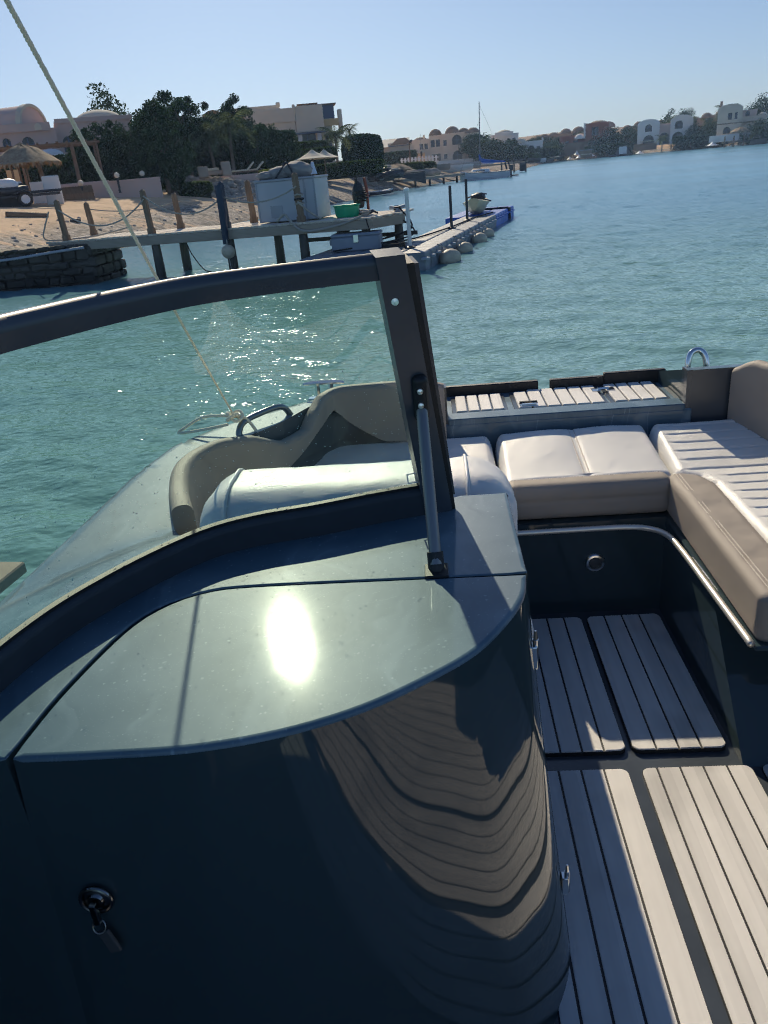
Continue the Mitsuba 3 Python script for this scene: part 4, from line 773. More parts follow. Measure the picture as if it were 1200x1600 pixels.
def palm(bearing, dist, h, L, label, n=26, seed=0, group=None, whole=False, z=None, lean=0.0):
    x, y = at(bearing, dist); zb = g1(x, y) if z is None else z; r = np.random.default_rng(seed); p = thing('palm_tree', label, 'palm', group)
    part(p, 'trunk', tube(spline([(x, y, zb - 0.2), (x + lean * 0.3, y, zb + h * 0.5), (x + lean, y, zb + h)], 12), np.linspace(0.05, 0.035, 12) * h ** 0.5 * 1.6 * np.where(np.arange(12) % 2, 1.0, 0.9), 8), 'palm_bark', True)
    ms = []
    for k in range(n):
        m = moved(FRONDS[int(k * 5 / n)], sc=L * r.uniform(0.8, 1.1)); ms.append(moved(m, (x + lean, y, zb + h), rz=k * 2.4 + r.normal() * 0.2))
    if whole: part(p, 'crown', cat(ms), 'palm_leaf')
    else:
        for m in ms: part(p, 'frond', m, 'palm_leaf')
    return p
def hedge(bearing, dist, w, d, h, label, z=None, mat='leaf_hedge', seed=0, n=5000, leaf=0.09, rz=None, name='hedge', rnd=0.25, cat_='hedge'):
    x, y = at(bearing, dist); zb = g1(x, y) if z is None else z; r = np.random.default_rng(seed); q = r.uniform(-1, 1, (n, 3)); k = r.integers(0, 3, n); big = np.array([d * h, w * h, w * d]); k = r.choice(3, n, p=big / big.sum())
    q[np.arange(n), k] = np.sign(q[np.arange(n), k]) * r.uniform(0.86, 1.03, n); q *= 1 - rnd * 0.5 * (np.linalg.norm(q, axis=1, keepdims=True) - 1) * (np.linalg.norm(q, axis=1, keepdims=True) > 1)
    p = q * [w / 2, d / 2, h / 2] + [0, 0, h / 2]; p[:, 2] += 0.12 * h * (meshkit.fbm(p * 0.8 + seed, 3) - 0.5); a = -radians(bearing) if rz is None else rz
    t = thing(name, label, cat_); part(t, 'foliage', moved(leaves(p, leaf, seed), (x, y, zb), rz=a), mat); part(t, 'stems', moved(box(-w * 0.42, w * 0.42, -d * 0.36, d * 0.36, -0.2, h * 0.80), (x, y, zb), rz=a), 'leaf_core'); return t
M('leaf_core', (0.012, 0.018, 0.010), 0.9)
def arch_poly(w, h, arch=True):
    if not arch: return [(-w / 2, 0), (w / 2, 0), (w / 2, h), (-w / 2, h)]
    return [(-w / 2, 0), (w / 2, 0)] + [(w / 2 * cos(a), h - w / 2 + w / 2 * sin(a)) for a in np.linspace(0, pi, 11)]
def front_prism(poly, x, z, y0, y1):
    """poly (x, z) stood upright and pushed from y0 to y1."""
    m = prism(Polygon(poly), 0, y1 - y0); v = np.asarray(m.vertices); return mk(np.c_[x + v[:, 0], y0 + v[:, 2], z + v[:, 1]], m.faces[:, ::-1])
def side_prism(poly, y, z, x0, x1):
    m = prism(Polygon(poly), 0, x1 - x0); v = np.asarray(m.vertices); return mk(np.c_[x0 + v[:, 2], y + v[:, 0], z + v[:, 1]], m.faces)
def to_m3(m): return m3.Manifold(m3.Mesh(np.asarray(m.vertices, np.float32), np.asarray(m.faces, np.uint32)))
def dome(r, h, n=18): return lathe([(r * cos(a), h * sin(a)) for a in np.linspace(0, pi / 2 - 0.02, 8)] + [(0.001, h)], n)
def house(name, label, bearing, dist, blocks, mat, wins=(), domes=(), vaults=(), z=None, turn=0.0, roof='roof_pale', category='house', parapet=0.0, frame='frame_blue'):
    """blocks: (x0, x1, y0, y1, z0, z1[, material]); x along the shore-facing front, y away from the viewer. wins: (x, z, w, h, y of the wall, arched).
    domes: (x, y, z, r, h[, material]); vaults: (x0, x1, y0, y1, z, h, axis)."""
    x, y = at(bearing, dist); zb = (g1(x, y) if z is None else z); place = dict(loc=(x, y, zb), rz=-radians(bearing) + turn); H = thing(name, label, category)
    cuts = [front_prism(arch_poly(w, h, a), wx_, wz_, wy - 0.3, wy + 0.28) for wx_, wz_, w, h, wy, a in wins]
    for b in blocks:
        g = box(*b[:6])
        solid_ = to_m3(g)
        for c in cuts:
            cv = np.asarray(c.vertices)
            if cv[:, 0].max() > b[0] and cv[:, 0].min() < b[1] and cv[:, 2].max() > b[4] and cv[:, 2].min() < b[5] and cv[:, 1].max() > b[2] and cv[:, 1].min() < b[3]: solid_ = solid_ - to_m3(c)
        o = solid_.to_mesh(); part(H, 'wall', moved(mk(o.vert_properties[:, :3], o.tri_verts), **place), b[6] if len(b) > 6 else mat)
        if parapet and b[5] > 2: part(H, 'parapet', moved(cat(box(b[0] - 0.06, b[1] + 0.06, b[2] - 0.06, b[2] + 0.16, b[5] - 0.02, b[5] + parapet), box(b[0] - 0.06, b[0] + 0.16, b[2] + 0.161, b[3], b[5] - 0.02, b[5] + parapet)), **place), b[6] if len(b) > 6 else mat)
    for wx_, wz_, w, h, wy, a in wins:
        W = part(H, 'window', moved(cat(front_prism(arch_poly(0.09, h - w * 0.1 if a else h - 0.05, False), wx_, wz_ + 0.02, wy + 0.16, wy + 0.20), *[front_prism(arch_poly(0.07, h - (w / 2 if a else 0.02), False), wx_ + s * (w / 2 - 0.04), wz_ + 0.01, wy + 0.16, wy + 0.20) for s in (-1, 1)], front_prism(arch_poly(w - 0.18, 0.07, False), wx_, wz_ + h * 0.5, wy + 0.162, wy + 0.198)), **place), frame)
        part(W, 'pane', moved(front_prism(arch_poly(w * 0.998, h * 0.999, a), wx_, wz_, wy + 0.21, wy + 0.26), **place), 'window_dark')
    for d in domes: part(H, 'dome', moved(moved(dome(d[3], d[4]), d[:3]), **place), d[5] if len(d) > 5 else roof, True)
    for x0, x1, y0, y1, zz, hh, ax in vaults:
        arc = [((y1 - y0 if ax == 'x' else x1 - x0) / 2 * cos(a), hh * sin(a)) for a in np.linspace(0, pi, 17)]
        m = side_prism(arc, (y0 + y1) / 2, zz, x0, x1) if ax == 'x' else front_prism(arc, (x0 + x1) / 2, zz, y0, y1)
        part(H, 'vault', moved(m, **place), roof if ax == 'x' else mat, 30)
    return H, place
def hpart(H, place, name, mesh, mat, smooth=False): return part(H, name, moved(mesh, **place), mat, smooth)
def parasol(name, label, bearing, dist, h, r, mat, group=None, thatch=False, z=None, category='parasol'):
    x, y = at(bearing, dist); zb = g1(x, y) if z is None else z; t = thing(name, label, category, group); rr = np.random.default_rng(int(abs(bearing) * 100))
    part(t, 'pole', tube([(x, y, zb - 0.2), (x, y, zb + h - 0.05)], 0.045, 8), 'wood_brown', True)
    if thatch:
        n = 30; rim = lathe([(r * 0.92, -0.02), (r, 0.0), (r * 0.8, h * 0.10), (r * 0.42, h * 0.25), (0.10, h * 0.33), (0.0, h * 0.36)], n); v = np.asarray(rim.vertices); v = v + (rr.random(v.shape) - 0.5) * [0.06 * r, 0.06 * r, 0.07 * r]
        part(t, 'roof', moved(mk(v, rim.faces), (x, y, zb + h * 0.66)), mat, 40)
        fr = []
        for k in range(150):
            a = rr.uniform(0, 6.283); q = r * rr.uniform(0.80, 1.02); l = rr.uniform(0.12, 0.34) * r * 0.55; u = np.array([cos(a), sin(a), 0]); s = np.array([-sin(a), cos(a), 0]) * 0.05 * r; c = np.array([x, y, zb + h * 0.67 + (r - q) * 0.4]) + u * q
            fr.append(mk([c - s, c + s, c + u * 0.03 - [0, 0, l], c - u * 0.04], [[0, 1, 2], [0, 2, 3]]))
        part(t, 'fringe', cat(fr), mat, kind='stuff')
    else:
        n = 8; c = lathe([(r, 0.0), (r * 0.66, h * 0.07), (r * 0.30, h * 0.18), (0.05, h * 0.30), (0, h * 0.31)], n); c2 = lathe([(r * 0.985, -0.015), (r * 0.65, h * 0.055), (0.05, h * 0.28)], n); c2 = mk(c2.vertices, c2.faces[:, ::-1])
        part(t, 'canopy', moved(cat(c, c2), (x, y, zb + h * 0.69)), mat)
    return t

# ---------------------------------------------------------------- the near beach, gardens and two villas
wd = lambda xs, z, w, h, y, a=True: [(x, z, w, h, y, a) for x in xs]
V1, pl = house('villa', 'pink villa with a barrel vault and a low dome, behind the pergola at far left', -24.6, 63.5,
    [(-9.5, 1.2, 0, 8, -1, 3.95), (-3.6, 0.9, -0.25, 6, 3.8, 4.3), (1.2, 6.4, 0.5, 8, -1, 4.35)], 'plaster_pink',
    wins=[(-3.45, 2.35, 0.68, 1.25, 0, True), (-2.1, 2.55, 0.52, 0.95, 0, True), (-0.75, 2.45, 0.78, 1.05, 0, True), (1.9, 2.4, 0.8, 1.0, 0.5, True)],
    domes=[(4.4, 3.2, 4.3, 1.75, 0.85), (0.5, -1.2, 2.0, 0.95, 0.6, 'plaster_white')], z=2.45)
for b in ((-9.55, -3.61, -0.10, 0.25, 3.85, 4.08), (1.25, 6.5, 0.38, 0.7, 4.22, 4.5)): hpart(V1, pl, 'cornice', box(*b), 'plaster_pink')
va = [(1.55 * cos(a), 1.25 * sin(a)) for a in np.linspace(0, pi, 17)]
hpart(V1, pl, 'vault', moved(front_prism(va, 0, 0, 0, 4.6), (-0.15, 1.3, 4.28), rz=1.0), 'plaster_pink', 30)
hpart(V1, pl, 'vault_rib', moved(front_prism([(1.62 * cos(a), 1.33 * sin(a)) for a in np.linspace(0, pi, 17)] + [(1.45 * cos(a), 1.15 * sin(a)) for a in np.linspace(pi, 0, 17)], 0, 0, -0.12, 0.25), (-0.15, 1.3, 4.28), rz=1.0), 'roof_pale', 30)
hpart(V1, pl, 'niche', front_prism(arch_poly(0.45, 0.42), 0.1, 3.84, -0.30, -0.252), 'plaster_beige')
for x in (-4.3, -2.75): hpart(V1, pl, 'wall_lamp', box(x - 0.12, x + 0.12, -0.16, -0.002, 2.75, 2.92, 0.04), 'wood_brown')
hpart(V1, pl, 'terrace', box(-9.5, 6.5, -2.4, -0.001, -1, 1.6), 'plaster_pink')
PG = thing('pergola', 'wooden pergola with slim posts in front of the pink villa at far left', 'pergola'); x, y = at(-25.1, 47.5); pl = dict(loc=(x, y, g1(x, y) + 0.45), rz=radians(25.1))
hpart(PG, pl, 'beam', box(-4.2, 3.35, -0.1, 0.06, 1.98, 2.10, 0.01), 'wood_brown'); hpart(PG, pl, 'beam', box(-4.2, 3.35, 2.0, 2.16, 1.98, 2.10, 0.01), 'wood_brown')
for k in range(16): hpart(PG, pl, 'slat', box(-4.1 + k * 0.48, -4.0 + k * 0.48, -0.3, 2.4, 2.102, 2.17), 'wood_brown')
for xx in (-3.6, -0.7, 1.95, 3.15):
    hpart(PG, pl, 'post', box(xx - 0.055, xx + 0.055, -0.09, 0.02, -0.9, 1.979), 'wood_brown'); hpart(PG, pl, 'post', box(xx - 0.055, xx + 0.055, 2.03, 2.14, -0.9, 1.979), 'wood_brown')
hedge(-25.2, 51.5, 6.6, 0.9, 1.75, 'dark hedge in the shade under the pergola', mat='leaf_dark', seed=3, n=5000, leaf=0.12)
hedge(-25.4, 58.0, 6.5, 0.5, 0.55, 'low planting along the terrace of the pink villa', z=3.85, mat='leaf_dark', seed=4, n=1500, leaf=0.12, name='planting', cat_='planting')
parasol('beach_umbrella', 'thatched beach umbrella on four slim legs by the trailer at far left', -25.75, 43.0, 2.5, 1.6, 'thatch', thatch=True)
TU = list(labels)[-1]; x, y = at(-25.75, 43.0); zz = g1(x, y)
for k, (dx, dy) in enumerate(((-0.55, -0.3), (0.55, 0.3), (0.75, -0.4), (-0.6, 0.5))): part(TU, 'leg', tube([(x + dx * 1.15, y + dy, zz - 0.2), (x + dx, y + dy, zz + 1.75)], 0.05, 7), 'wood_brown', True)
WX = thing('patio_wall', 'low white plaster wall under the thatched umbrella', 'wall'); pl = dict(loc=(*at(-25.2, 41.0), 2.1), rz=radians(25.2))
for b in ((-1.25, -0.75, -0.1, 0.1, -0.5, 0.6, 0.03), (0.12, 0.86, -0.3, -0.08, -0.5, 0.72, 0.04), (-0.45, 0.42, 1.2, 1.35, -0.5, 0.55, 0.03)): hpart(WX, pl, 'panel', box(*b), 'plaster_white')
single('tan_pillar', moved(box(-0.3, 0.3, -0.2, 0.2, -0.5, 1.2, 0.03), (*at(-26.6, 47.0), 2.2), rz=radians(26)), 'plaster_ochre', 'short ochre pillar at the left edge, behind the thatched umbrella', 'pillar')
single('dark_shed', moved(box(-0.9, 0.5, -0.3, 0.6, -0.5, 0.55, 0.04), (*at(-26.9, 40.0), 2.05), rz=radians(26)), 'dark_gear', 'dark covered stack at the left edge, beside the white wall', 'cover')
# trailer and water scooter
TR = thing('boat_trailer', 'dark boat trailer standing on the sand at far left', 'trailer'); x, y = at(-26.35, 39.6); pl = dict(loc=(x, y, g1(x, y)), rz=radians(26.3 + 2))
hpart(TR, pl, 'frame', cat(box(-1.3, 1.5, -0.62, -0.52, 0.38, 0.48, 0.01), box(-1.3, 1.5, 0.52, 0.62, 0.38, 0.48, 0.01), *[box(x0, x0 + 0.09, -0.519, 0.519, 0.385, 0.475) for x0 in (-1.2, -0.3, 0.5, 1.35)], box(-2.5, -1.3, -0.05, 0.05, 0.36, 0.44)), 'dark_gear')
hpart(TR, pl, 'bunk', box(-0.9, 1.62, -0.45, -0.3, 0.50, 0.60, 0.02), 'dark_gear'); hpart(TR, pl, 'bunk', box(-0.9, 1.62, 0.3, 0.45, 0.50, 0.60, 0.02), 'dark_gear')
for xx in (0.05,):
    for s in (-1, 1):
        W = hpart(TR, pl, 'wheel', moved(lathe([(0.12, -0.08), (0.27, -0.09), (0.30, -0.05), (0.30, 0.05), (0.27, 0.09), (0.12, 0.08)], 22), (xx, s * 0.74, 0.29), rx=pi / 2), 'black_rubber', 40)
        part(W, 'rim', moved(moved(lathe([(0, -0.07), (0.10, -0.075), (0.17, -0.095), (0.18, -0.085)] if s > 0 else [(0.18, 0.085), (0.17, 0.095), (0.10, 0.075), (0, 0.07)], 18), (xx, s * 0.74, 0.29), rx=pi / 2), **pl), 'paint_white', 40)
        a = np.linspace(0.15, pi - 0.15, 9); hpart(TR, pl, 'mudguard', sheet([np.c_[xx + 0.37 * np.cos(a), a * 0 + s * 0.74 - 0.12, 0.30 + 0.36 * np.sin(a)], np.c_[xx + 0.37 * np.cos(a), a * 0 + s * 0.74 + 0.12, 0.30 + 0.36 * np.sin(a)]]), 'paint_white', True)
JS = thing('jet_ski', 'dark and white water scooter on the trailer, cut by the left edge', 'jet ski')
sec = [[(w * cos(a), t, 0.62 + (0.20 * sin(a) if sin(a) > 0 else 0.24 * sin(a))) for a in np.linspace(0, 2 * pi, 15)[:-1]] for t, w in ((-1.3, 0.30), (-0.8, 0.50), (0.3, 0.52), (1.0, 0.36), (1.45, 0.06))]
jp = dict(loc=(*at(-28.0, 39.4), g1(*at(-28.0, 39.4)) - 0.05), rz=radians(27 - 80)); hpart(JS, jp, 'hull', sweep(sec), 'dark_gear', 50); hpart(JS, jp, 'seat', rbox((-0.17, -1.1, 0.75), (0.17, 0.1, 0.98), 0.08, 0.2), 'canvas_grey', True); hpart(JS, jp, 'cowl', moved(lump(2, (0.3, 0.55, 0.28), 8, 0.15), (0, 0.55, 0.86)), 'paint_white', True); hpart(JS, jp, 'handlebar', tube([(-0.32, 0.15, 1.1), (0, 0.28, 1.12), (0.32, 0.15, 1.1)], 0.025, 6), 'dark_gear', True)
single('driftwood_log', tube([(*at(b, d), g1(*at(b, d)) + 0.06) for b, d in ((-27.6, 34.6), (-26.4, 34.8), (-25.2, 35.2))], [0.13, 0.12, 0.09], 8), 'bark', 'long dark log lying on the sand below the trailer', 'log', smooth=True)
single('dark_crate', moved(box(-0.18, 0.18, -0.12, 0.12, 0, 0.12, 0.02), (*at(-23.6, 34.5), g1(*at(-23.6, 34.5)))), 'dark_gear', 'small dark crate on the sand right of the trailer', 'crate')
# pink wall with steps, globe lamps
PWL = thing('garden_wall', 'low pink garden wall above the sand in front of the tall hedge', 'wall'); pl = dict(loc=(*at(-20.4, 46.3), 1.85), rz=radians(20.4))
hpart(PWL, pl, 'wall', box(-2.1, 2.12, -0.15, 0.15, -0.6, 0.56), 'plaster_pink'); hpart(PWL, pl, 'cap', box(-2.13, 2.15, -0.18, 0.18, 0.561, 0.62, 0.01), 'plaster_pink')
SP = thing('garden_steps', 'dark steps up to the pergola beside the pink wall', 'steps'); pl = dict(loc=(*at(-23.2, 43.8), 1.9), rz=radians(23))
for k in range(4): hpart(SP, pl, 'step', box(-0.75, 0.85, 0.28 * k, 0.28 * k + 0.40, -0.4 if k == 0 else 0.11 * k - 0.03, 0.11 * (k + 1)), 'post_wood')
single('terrace_bench', moved(box(-1.3, 1.4, -0.3, 0.2, -0.3, 0.62, 0.04), (*at(-22.7, 46.4), 1.9), rz=radians(22)), 'plaster_pink', 'pale plaster bench behind the steps, under the pergola', 'bench')
for b, d, hh, lab in ((-20.45, 45.6, 0.85, 'round globe lamp on the pink wall, the left one'), (-18.85, 46.6, 0.85, 'round globe lamp by the right end of the pink wall'), (-22.75, 44.4, 0.62, 'round globe lamp by the dark steps')):
    l = thing('globe_lamp', lab, 'lamp', 'globe lamps'); x, y = at(b, d); part(l, 'globe', moved(lathe([(0.14 * sin(a) + 1e-4, -0.14 * cos(a)) for a in np.linspace(0, pi, 11)], 14), (x, y, 1.85 + hh)), 'glass_globe', True); part(l, 'base', tube([(x, y, 1.85), (x, y, 1.85 + hh - 0.12)], 0.06, 8), 'dark_gear', True)
# the tall trees in front of the villas
ev = 'tall dark evergreens between the villas'
tree(-17.3, 48.6, 4.3, 3.1, 'broad dark evergreen right of the pink wall, nearest to the beach', shape='round', n=26000, leaf=0.075, seed=1, bare=0.0, clumps=110, z=1.75)
tree(-19.2, 50.5, 4.3, 2.4, 'dark conical evergreen behind the right half of the pink wall', shape='column', n=16000, leaf=0.075, seed=2, bare=0.0, clumps=90)
tree(-20.6, 51.5, 3.6, 2.5, 'dark evergreen behind the left half of the pink wall', shape='round', n=15000, leaf=0.075, seed=3, bare=0.0, clumps=90)
tree(-22.0, 52.0, 3.3, 2.3, 'dark evergreen right of the pergola', shape='round', n=13000, leaf=0.075, seed=4, bare=0.0, clumps=80)
tree(-15.7, 58.5, 5.0, 3.2, 'feathery dark tree with a ragged top, left of the palms', shape='round', n=12000, leaf=0.09, seed=5, clumps=70, z=2.3)
tree(-14.3, 62.5, 5.0, 3.0, 'feathery dark tree with a ragged top, behind the palms', shape='round', n=11000, leaf=0.09, seed=6, clumps=70, z=2.4)
tree(-16.6, 63.0, 5.6, 2.6, 'tall ragged tree top right of the villa dome, the right one', shape='column', n=6000, leaf=0.11, seed=7, clumps=26, z=2.4)
tree(-17.9, 63.5, 5.4, 2.6, 'tall ragged tree top right of the villa dome, the left one', shape='column', n=6000, leaf=0.11, seed=8, clumps=26, z=2.4)
tree(-20.2, 72.5, 7.2, 4.0, 'tree showing over the roof of the pink villa', shape='round', n=5000, leaf=0.13, seed=9, clumps=24)
tree(-11.9, 60.0, 3.5, 3.6, 'dark bushy tree right of the palms, below the beige villa', shape='round', n=13000, leaf=0.09, seed=10, bare=0.0, clumps=80, z=2.2)
tree(-10.4, 61.0, 3.0, 3.0, 'dark bushy tree left of the clipped hedges', shape='round', n=12000, leaf=0.09, seed=11, bare=0.0, clumps=80, z=2.2)
tree(-11.1, 58.5, 2.7, 1.5, 'pale green small tree in front of the dark bushes', mat='leaf_mid', shape='round', n=1700, leaf=0.11, seed=12, bare=0.1, clumps=14, z=2.1)
tree(-12.2, 66.5, 5.3, 2.4, 'dark tree between the palms and the beige villa', shape='round', n=9000, leaf=0.1, seed=13, clumps=60, z=2.4)
hedge(-13.2, 61.5, 10.5, 1.5, 3.0, 'tall dark hedge behind the palms and sun loungers', z=2.0, mat='leaf_dark', seed=5, n=12000, leaf=0.11)
hedge(-20.0, 54.0, 6.5, 1.2, 2.3, 'dark hedge behind the pink garden wall', z=1.9, mat='leaf_dark', seed=6, n=8000, leaf=0.11)
hedge(-15.6, 48.0, 1.9, 0.9, 0.72, 'light green shrub at the left end of the rubble bank', mat='leaf_mid', seed=7, n=1800, leaf=0.10, name='shrub', cat_='shrub', rnd=0.9)
palm(-12.9, 57.0, 3.1, 2.15, 'fan of palm fronds on a leaning trunk above the sun loungers, the right one', n=30, seed=1, z=2.2, lean=0.1)
palm(-14.1, 57.5, 2.6, 2.1, 'palm with drooping fronds above the sun loungers, the left one', n=28, seed=2, z=2.2, lean=-0.25)
palm(-13.6, 60.5, 2.4, 1.5, 'small palm between the two larger palms above the loungers', n=22, seed=3, z=2.2)
palm(-5.9, 75.0, 2.4, 1.9, 'palm in front of the clipped dome tree, the left one', n=26, seed=4, z=2.5, whole=True)
palm(-4.9, 83.0, 3.1, 1.2, 'thin palm behind the clipped dome tree', n=16, seed=5, z=2.5, whole=True)
hedge(-4.15, 80.0, 3.9, 3.2, 2.75, 'large dark clipped tree with a domed top, right of the beige villa', z=2.2, mat='leaf_dark', seed=8, n=15000, leaf=0.11, name='clipped_tree', cat_='tree', rnd=0.7)
hedge(-8.2, 74.0, 4.6, 1.2, 1.2, 'upper clipped hedge below the beige villa', z=3.35, mat='leaf_hedge', seed=9, n=5000, leaf=0.11)
hedge(-8.0, 71.5, 5.2, 1.2, 0.95, 'middle clipped hedge below the beige villa', z=2.95, mat='leaf_hedge', seed=10, n=5000, leaf=0.11)
hedge(-8.9, 69.0, 5.0, 1.2, 1.3, 'dark lower hedge behind the parasols', z=2.0, mat='leaf_dark', seed=15, n=5000, leaf=0.11)
hedge(-8.6, 66.8, 1.9, 1.2, 0.75, 'round clipped bush left of the parasols', z=2.75, mat='leaf_hedge', seed=11, n=2600, leaf=0.09, name='clipped_bush', cat_='bush', rnd=0.9)
hedge(-6.6, 65.5, 9.0, 0.9, 0.95, 'long low clipped hedge behind the parasols', z=1.62, mat='leaf_hedge', seed=12, n=8000, leaf=0.09)
hedge(-10.3, 54.2, 2.4, 1.0, 0.45, 'patch of bright green shrubs right of the sun loungers', z=1.95, mat='grass_leaf', seed=13, n=2200, leaf=0.09, name='shrub', cat_='shrub', rnd=0.9)
# parasols, towel, sun loungers
parasol('beach_parasol', 'pale beach parasol, the left one of a pair behind the storage box', -7.55, 58.5, 1.85, 1.30, 'roof_pale', 'pair of pale parasols', z=1.62)
parasol('beach_parasol', 'pale beach parasol, the right one of a pair, partly hidden', -6.75, 61.0, 1.85, 1.12, 'roof_pale', 'pair of pale parasols', z=1.62)
TW = thing('beach_towel', 'pale lilac towel draped over a post under the parasols', 'towel'); x, y = at(-7.62, 56.0); zz = 1.5
part(TW, 'cloth', moved(lathe([(0.28, 0.42), (0.25, 0.46), (0.16, 0.85), (0.09, 1.15), (0.0, 1.18)], 9), (x, y, zz)), 'curtain', 20); single('towel_post', cat(tube([(x, y, zz - 0.2), (x, y, zz + 1.13)], 0.05, 7), tube([(x, y, zz), (x, y, zz + 0.5)], [0.2, 0.17], 9)), 'post_wood', 'brown post with the lilac towel on it', 'post', smooth=True)
def lounger(b, d, turn, label, z):
    l = thing('sun_lounger', label, 'sun lounger', 'sun loungers above the rubble bank'); pl = dict(loc=(*at(b, d), z), rz=turn)
    hpart(l, pl, 'frame', cat(box(-0.95, 0.4, -0.3, 0.3, 0.18, 0.24), *[box(a, a + 0.06, s * 0.27 - 0.03, s * 0.27 + 0.03, -0.2, 0.179) for a in (-0.9, 0.3) for s in (-1, 1)]), 'wood_brown')
    hpart(l, pl, 'mattress', rbox((-0.95, -0.29, 0.245), (0.32, 0.29, 0.33), 0.035, 0.3), 'roof_pale', True); hpart(l, pl, 'back', moved(rbox((0, -0.29, 0), (0.62, 0.29, 0.09), 0.035, 0.3), (0.33, 0, 0.25), ry=-0.75), 'roof_pale', True)
lounger(-12.35, 51.5, radians(10), 'pale sun lounger with a raised back above the rubble bank, the left one', 2.18)
lounger(-11.7, 52.3, radians(10), 'pale sun lounger with a raised back above the rubble bank, the right one', 2.18)
for b, d, w, h, lab, mat in ((-14.9, 50.0, 0.30, 0.62, 'tan cushion propped upright above the rubble bank, left', 'cushion_tan'), (-13.35, 50.2, 0.28, 0.78, 'tan cushion propped upright beside the sun loungers', 'cushion_tan')):
    single('propped_cushion', moved(moved(rbox((-w, -0.07, 0), (w, 0.07, h), 0.06, 0.2), (0, 0, 0), rx=-0.25), (*at(b, d), 2.25), rz=0.5), mat, lab, 'cushion', smooth=True)
LB = thing('low_bench', 'long low pale bench above the rubble bank, between the propped cushions', 'bench'); pl = dict(loc=(*at(-14.1, 50.6), 2.25), rz=radians(14)); hpart(LB, pl, 'seat', box(-0.75, 0.6, -0.25, 0.25, 0.10, 0.32, 0.04), 'cushion_tan'); hpart(LB, pl, 'pillow', rbox((-0.5, -0.2, 0.325), (0.2, 0.2, 0.48), 0.06, 0.2), 'roof_pale', True)
single('terrace_edge', moved(box(-2.6, 2.4, -0.1, 0.1, -0.4, 0.10, 0.03), (*at(-14.0, 51.2), 2.15), rz=radians(14)), 'plaster_pink', 'low reddish terrace edge behind the rubble bank', 'wall')
# beige villa
V2, pl = house('villa', 'beige flat roofed villa with a parapet above the clipped hedges', -9.7, 86.0,
    [(-5.1, 0.6, 1.5, 9, 0, 5.35), (-2.9, 1.9, 0.0, 8.5, 0, 4.95), (1.95, 4.6, 0.2, 7, 0, 5.05), (4.6, 5.6, 1.2, 7, 0, 4.0)], 'plaster_beige',
    wins=[(2.95, 1.0, 1.7, 1.75, 0.2, False), (4.2, 1.0, 0.5, 1.5, 0.2, False), (5.1, 1.0, 0.6, 1.6, 1.2, False)], z=3.0, roof='plaster_beige')
for b in ((-5.2, 0.5, 1.30, 1.5, 4.6, 5.62), (-5.2, -4.95, 1.5, 9, 4.6, 5.60), (-3.02, 1.95, -0.22, 0.0, 3.9, 5.15), (-3.02, -2.85, 0.0, 5, 3.9, 5.13), (1.96, 4.75, -0.02, 0.2, 2.9, 5.25)): hpart(V2, pl, 'parapet', box(*b, 0.03), 'plaster_beige')
for b in ((0.2, 0.62, 1.28, 1.6, 5.4, 5.85), (1.75, 2.05, -0.25, 0.1, 5.0, 5.42), (-3.1, -2.8, -0.25, 0.1, 5.0, 5.25)): hpart(V2, pl, 'finial', box(*b, 0.08), 'plaster_beige')
hpart(V2, pl, 'awning', box(1.7, 4.95, -0.75, 0.19, 2.72, 2.82), 'frame_blue'); hpart(V2, pl, 'awning', box(4.7, 6.6, 0.2, 1.19, 2.50, 2.60), 'frame_blue')
hpart(V2, pl, 'roof_hut', box(4.3, 6.0, 2.0, 4.5, 3.99, 5.3), 'frame_blue'); hpart(V2, pl, 'roof_hut_cap', box(4.1, 6.25, 1.7, 4.7, 5.301, 5.40), 'wood_brown'); hpart(V2, pl, 'roof_hut_cap', box(2.3, 4.4, 1.9, 4.4, 5.45, 5.56), 'wood_brown'); hpart(V2, pl, 'balcony_wall', box(4.62, 6.3, 0.9, 1.15, 3.3, 3.95, 0.03), 'plaster_ochre'); hpart(V2, pl, 'buttress', box(6.3, 6.75, 1.6, 2.3, 2.6, 4.8, 0.1), 'plaster_beige')
for x0 in (2.0, 3.95): hpart(V2, pl, 'curtain', box(x0, x0 + 0.42, -0.02, 0.06, 0.6, 2.7, 0.02), 'curtain')
single('villa_terrace', moved(box(-6, 7, -1.2, 9, -2, 0.0), pl['loc'], rz=pl['rz']), 'plaster_beige', 'terrace under the beige villa, above the hedges', 'terrace')
single('far_gable', moved(front_prism(arch_poly(3.0, 2.4), 0, 0, -0.2, 3), (*at(-13.7, 92.0), 6.6), rz=radians(13.7)), 'plaster_brown', 'brown rounded gable between the ragged trees and the palms', 'house')

# ---------------------------------------------------------------- the middle distance: dinghies, jetty, sailing boat
parasol('thatch_shelter', 'low wide thatched shelter behind the dark covered boats', -3.3, 76.0, 1.6, 2.1, 'thatch', thatch=True, category='shelter')
parasol('thatch_shelter', 'smaller grey thatched shelter right of the wide one', -1.85, 80.0, 1.75, 1.35, 'thatch', thatch=True, category='shelter')
single('stone_wall', moved(box(-0.9, 1.0, -0.3, 0.3, -0.4, 0.85, 0.05), (*at(-4.15, 71.5), 1.1), rz=radians(4)), 'beach_stone', 'low square stone wall left of the dark covered boats', 'wall')
hedge(-3.9, 73.5, 2.0, 0.8, 0.8, 'shrubs over the square stone wall', z=1.5, mat='leaf_mid', seed=21, n=1200, leaf=0.12, name='shrub', cat_='shrub', rnd=0.9); hedge(-1.2, 84, 3.4, 1.0, 0.9, 'shrubs right of the thatched shelters', z=1.3, mat='leaf_mid', seed=22, n=2200, leaf=0.12, name='shrub', cat_='shrub', rnd=0.9)
